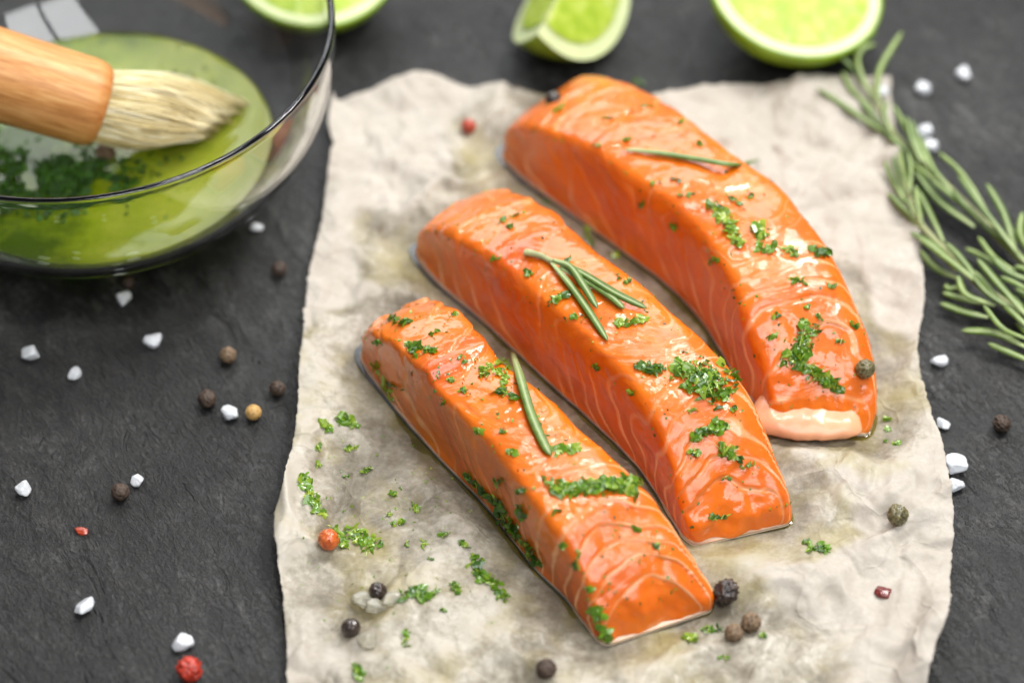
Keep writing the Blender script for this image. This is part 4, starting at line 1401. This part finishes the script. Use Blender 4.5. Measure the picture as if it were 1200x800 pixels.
GL = 'cut limes at the back of the table'
place_lime('lime_half', 'halved lime with its cut face up, at the tip of the rosemary', lime_local('half', 27.5, 26.0, 19), rot(14, 8, 10), unp(933, -10, 19), GL)
place_lime('lime_half', 'halved lime with its cut face up, standing behind the glass bowl', lime_local('half', 26.5, 25.0, 19), rot(14, 10, -20), unp(366, -46, 19), GL)
place_lime('lime_wedge', 'lime wedge lying peel down between the two halved limes', lime_local('wedge', 25.2, 27.2, 27.2, math.radians(37)), rot(0, 0, 66.8) @ rot(0, -12, 0) @ rot(0.9, 0, 0), (17.35, 127.6), GL)

# ------------------------------------------------------------------ glass bowl, sauce and brush
BC = np.array([-119.0, 61.6])
BH, BR, BP = 60.0, 70.3, 2.37


def outer_r(z):
    return BR * (1 - (1 - np.clip(z / BH, 0, 1)) ** BP) ** (1 / BP)


zc = np.concatenate([[0.0, 0.0, 0.15], BH * (np.linspace(0.05, 1, 44) ** 1.4)])
rc = np.concatenate([[0.01, 27.0, 29.5], np.maximum(outer_r(zc[3:]), 30.5)])
TH = 1.7
outer = np.stack([rc, zc], -1)
# rim bead
rim = [(BR + .08, BH + .3), (BR + .05, BH + .8), (BR - .25, BH + 1.25), (BR - .9, BH + 1.5), (BR - 1.5, BH + 1.25), (BR - 1.85, BH + .8), (BR - 1.92, BH + .2)]
zi = np.linspace(BH - .6, 4.0, 44)
zi = 2.6 + (BH - 3.2) * (np.linspace(1, 0, 44) ** 1.5)
ri = BR - TH - .2
rin = np.array([max(0.01, ri * (1 - (1 - min(1, max(0, (z - 2.6) / (BH - 2.6)))) ** BP) ** (1 / BP)) for z in zi])
inner_prof = np.stack([rin, zi], -1)
prof = np.vstack([outer, rim, inner_prof])
nth = 160
th = np.linspace(0, 2 * np.pi, nth, endpoint=False)
Vg = np.stack([BC[0] + prof[:, :1] * np.cos(th), BC[1] + prof[:, :1] * np.sin(th), prof[:, 1:] + 0.12 + 0 * th[None]], -1)
bowl = mesh('glass_bowl', Vg.reshape(-1, 3), grid_faces(len(prof), nth, True).tolist(), M['glass'], origin=(BC[0], BC[1], 0))
tag(bowl, 'round clear glass bowl half filled with green herb oil', 'bowl')


def inner_r(z):
    return ri * (1 - (1 - np.clip((z - 2.6) / (BH - 2.6), 0, 1)) ** BP) ** (1 / BP)


LZ = 16.5
zl = 2.6 + (LZ - 2.6) * (np.linspace(0, 1, 26) ** 1.6)
rl = np.maximum(inner_r(zl), 0.01) + 0.25
rl[0] = .01
prl = np.vstack([np.stack([rl, zl - .1], -1), np.stack([np.linspace(rl[-1] - .6, .01, 24), np.r_[LZ - .25, LZ - .4, np.full(22, LZ - .45)]], -1)])
Vl = np.stack([BC[0] + prl[:, :1] * np.cos(th), BC[1] + prl[:, :1] * np.sin(th), prl[:, 1:] + 0.12 + 0 * th[None]], -1)
rip = 0.12 * noise(Vl[..., 0] / 9, Vl[..., 1] / 9, 1)
Vl[26:, :, 2] += rip[26:]
sauce = mesh('herb_sauce', Vl.reshape(-1, 3), grid_faces(len(prl), nth, True).tolist(), M['sauce'], origin=(BC[0], BC[1], 4))
tag(sauce, 'murky green herb oil filling the bottom of the glass bowl', 'sauce')

# chopped herbs floating and sunk in the sauce
g = np.random.default_rng(5)
Vs, Fs, tn = [], [], []
off_ = 0
cnt = 0
while cnt < 2400:
    mode = g.random()
    if mode < .72:
        c = unp(g.normal(60, 52), g.normal(208, 19), LZ - g.uniform(-.7, 1.0))
    else:
        c = unp(g.uniform(-60, 210), g.uniform(225, 262), g.uniform(8, LZ - 1))
    dr = np.hypot(*(c[:2] - BC))
    if dr > inner_r(c[2]) - 1.2:
        if mode < .72:
            continue
        k_ = (inner_r(c[2]) - 1.3) / dr
        c[:2] = BC + (c[:2] - BC) * k_
    if noise(c[0] / 11, c[1] / 11, 2) < -.22:
        cnt += .3
        continue
    v_, f_ = scrap(c, np.array([0, 0, 1.0]), g.uniform(.7, 1.9), .7, g)
    Vs.append(v_)
    Fs += [[q + off_ for q in ff] for ff in f_]
    tn += [g.uniform(0, .55)] * len(v_)
    off_ += len(v_)
    cnt += 1
tag(mesh('sauce_herbs', np.vstack(Vs), Fs, M['sauceherb'], attrs=dict(tone=tn)), 'dark green mass of chopped herbs floating in the bowl', 'herb', kind='stuff')
g = np.random.default_rng(8)
Vs, Fs = [], []
off_ = 0
for x, y, r in [(222, 93, 2.2), (240, 82, 1.1), (205, 86, 1.3), (228, 52, 1.2), (210, 55, .9), (250, 96, .8), (306, 90, 1.6), (318, 128, 1.0), (190, 75, .8), (262, 110, .7), (150, 210, 1.0), (185, 205, .8), (40, 190, 1.2), (20, 210, .9)]:
    c = unp(x, y, LZ - .3)
    if np.hypot(*(c[:2] - BC)) > inner_r(LZ) - .8:
        continue
    v_ = ICO2[0] * r + c
    Vs.append(v_)
    Fs += [[q + off_ for q in ff] for ff in ICO2[1]]
    off_ += len(v_)
tag(mesh('bubbles', np.vstack(Vs), Fs, M['glass']), 'tiny air bubbles scattered over the green herb oil', 'bubbles', kind='stuff')
# a peppercorn afloat beside the brush, and droplets on the glass
Dp = ICO4[0]
c = unp(124, 178, LZ + .5)
hg = .12 * (1 - np.abs(noise(Dp[:, 0] * 2.6, Dp[:, 1] * 2.6, Dp[:, 2] * 2.6)) * 2.2)
tag(mesh('peppercorn', Dp * (1 + hg[:, None]) * 2.6 + c, ICO4[1], M['brown'], attrs=dict(hollow=np.clip(.5 + hg * 4, 0, 1))), 'brown peppercorn floating in the sauce below the brush', 'peppercorn', GT)

# brush
A0 = unp(118, 124, 37)
ax = np.array([-72, -3.0, 33.0])
ax /= np.linalg.norm(ax)
brush = root('pastry_brush', A0 + np.array([0, 0, -18]))
tag(brush, 'pastry brush with round wooden handle and pale bristles dipped in the bowl', 'brush')
tpos = np.concatenate([[-0.6, -0.5, -.2, .5, 1.5, 3], np.linspace(5, 130, 40)])
rad = np.concatenate([[0.1, 10.2, 10.9, 11.5, 12.0, 12.3], 12.5 + 0.9 * smooth(5, 60, np.linspace(5, 130, 40)) - 2.0 * smooth(80, 130, np.linspace(5, 130, 40))])
Vh, Fh = tube(A0 + np.outer(tpos, ax), rad, 48)
ax_b = np.cross(ax, (0, 0, 1)); ax_b /= np.linalg.norm(ax_b)
Vh_end = np.repeat(smooth(4, 0.2, tpos) * .9, 48)
# the handle's grain runs along its own axis, so the mesh is stored along local x and turned into place
X_, Y_, Z_ = ax, ax_b, np.cross(ax, ax_b)
RM = np.stack([X_, Y_, Z_], 1)
ho = mesh('handle', (Vh - A0) @ RM, Fh, M['wood'], origin=(0, 0, 0), attrs=dict(endband=Vh_end))
mw = Matrix.Identity(4)
for i in range(3):
    for j in range(3):
        mw[i][j] = RM[i, j]
ho.parent = brush
ho.matrix_local = Matrix.Translation(Vector((A0 - np.array(brush['_org'])) * MM)) @ mw
# bristles
g = np.random.default_rng(21)
Vs, Fs, tn, wt = [], [], [], []
off_ = 0
tip_c = unp(262, 140, LZ + 2.0)
fdir = tip_c - A0
fl = np.linalg.norm(fdir)
fdir /= fl
e1 = np.cross(fdir, (0, 0, 1)); e1 /= np.linalg.norm(e1)
e2 = np.cross(e1, fdir)
tuft = g.uniform(-10.5, 10.5, (60, 2))
for i in range(1800):
    a = g.uniform(0, 2 * np.pi)
    r0 = 10.3 * math.sqrt(g.random())
    b0 = A0 - ax * .3 + (math.cos(a) * ax_b + math.sin(a) * Z_) * r0
    ln = fl * g.uniform(.70, 1.05)
    o1, o2 = (b0 - A0) @ e1, (b0 - A0) @ e2
    sq = .98
    # the far side of the tuft reaches a little further: an oblique tip
    ln *= 1 - 0.034 * o1
    o1c, o2c = tuft[np.argmin(np.hypot(tuft[:, 0] - o1, tuft[:, 1] - o2))]
    end = A0 + fdir * ln + e1 * ((.35 * o1 + .65 * o1c) * sq + g.normal() * .35) + e2 * ((.35 * o2 + .65 * o2c) * .38 + g.normal() * .3)
    if end[2] < LZ - 2.5:
        end[2] = LZ - 2.5 + g.uniform(0, 2)
    mid = (b0 + end) / 2 + (e1 * o1 * .25 + e2 * o2 * .3) + g.normal(size=3) * .5
    if g.random() < .03:
        end = end + g.normal(size=3) * [2.5, 2.5, 2.0]
    P = catmull(np.array([b0, mid, end]), 6)
    v_, f_ = tube(P, np.linspace(.30, .17, 6), 4)
    Vs.append(v_)
    Fs += [[q + off_ for q in ff] for ff in f_]
    tn += [g.uniform(0, 1)] * len(v_)
    wt.append(smooth(LZ + 9, LZ + 1, v_[:, 2]) * g.uniform(.6, 1))
    off_ += len(v_)
br = mesh('bristles', np.vstack(Vs), Fs, M['bristle'], brush, attrs=dict(tone=tn, wet=np.concatenate(wt)))
br['kind'] = 'stuff'

for o in bpy.data.objects:
    if '_org' in o:
        del o['_org']
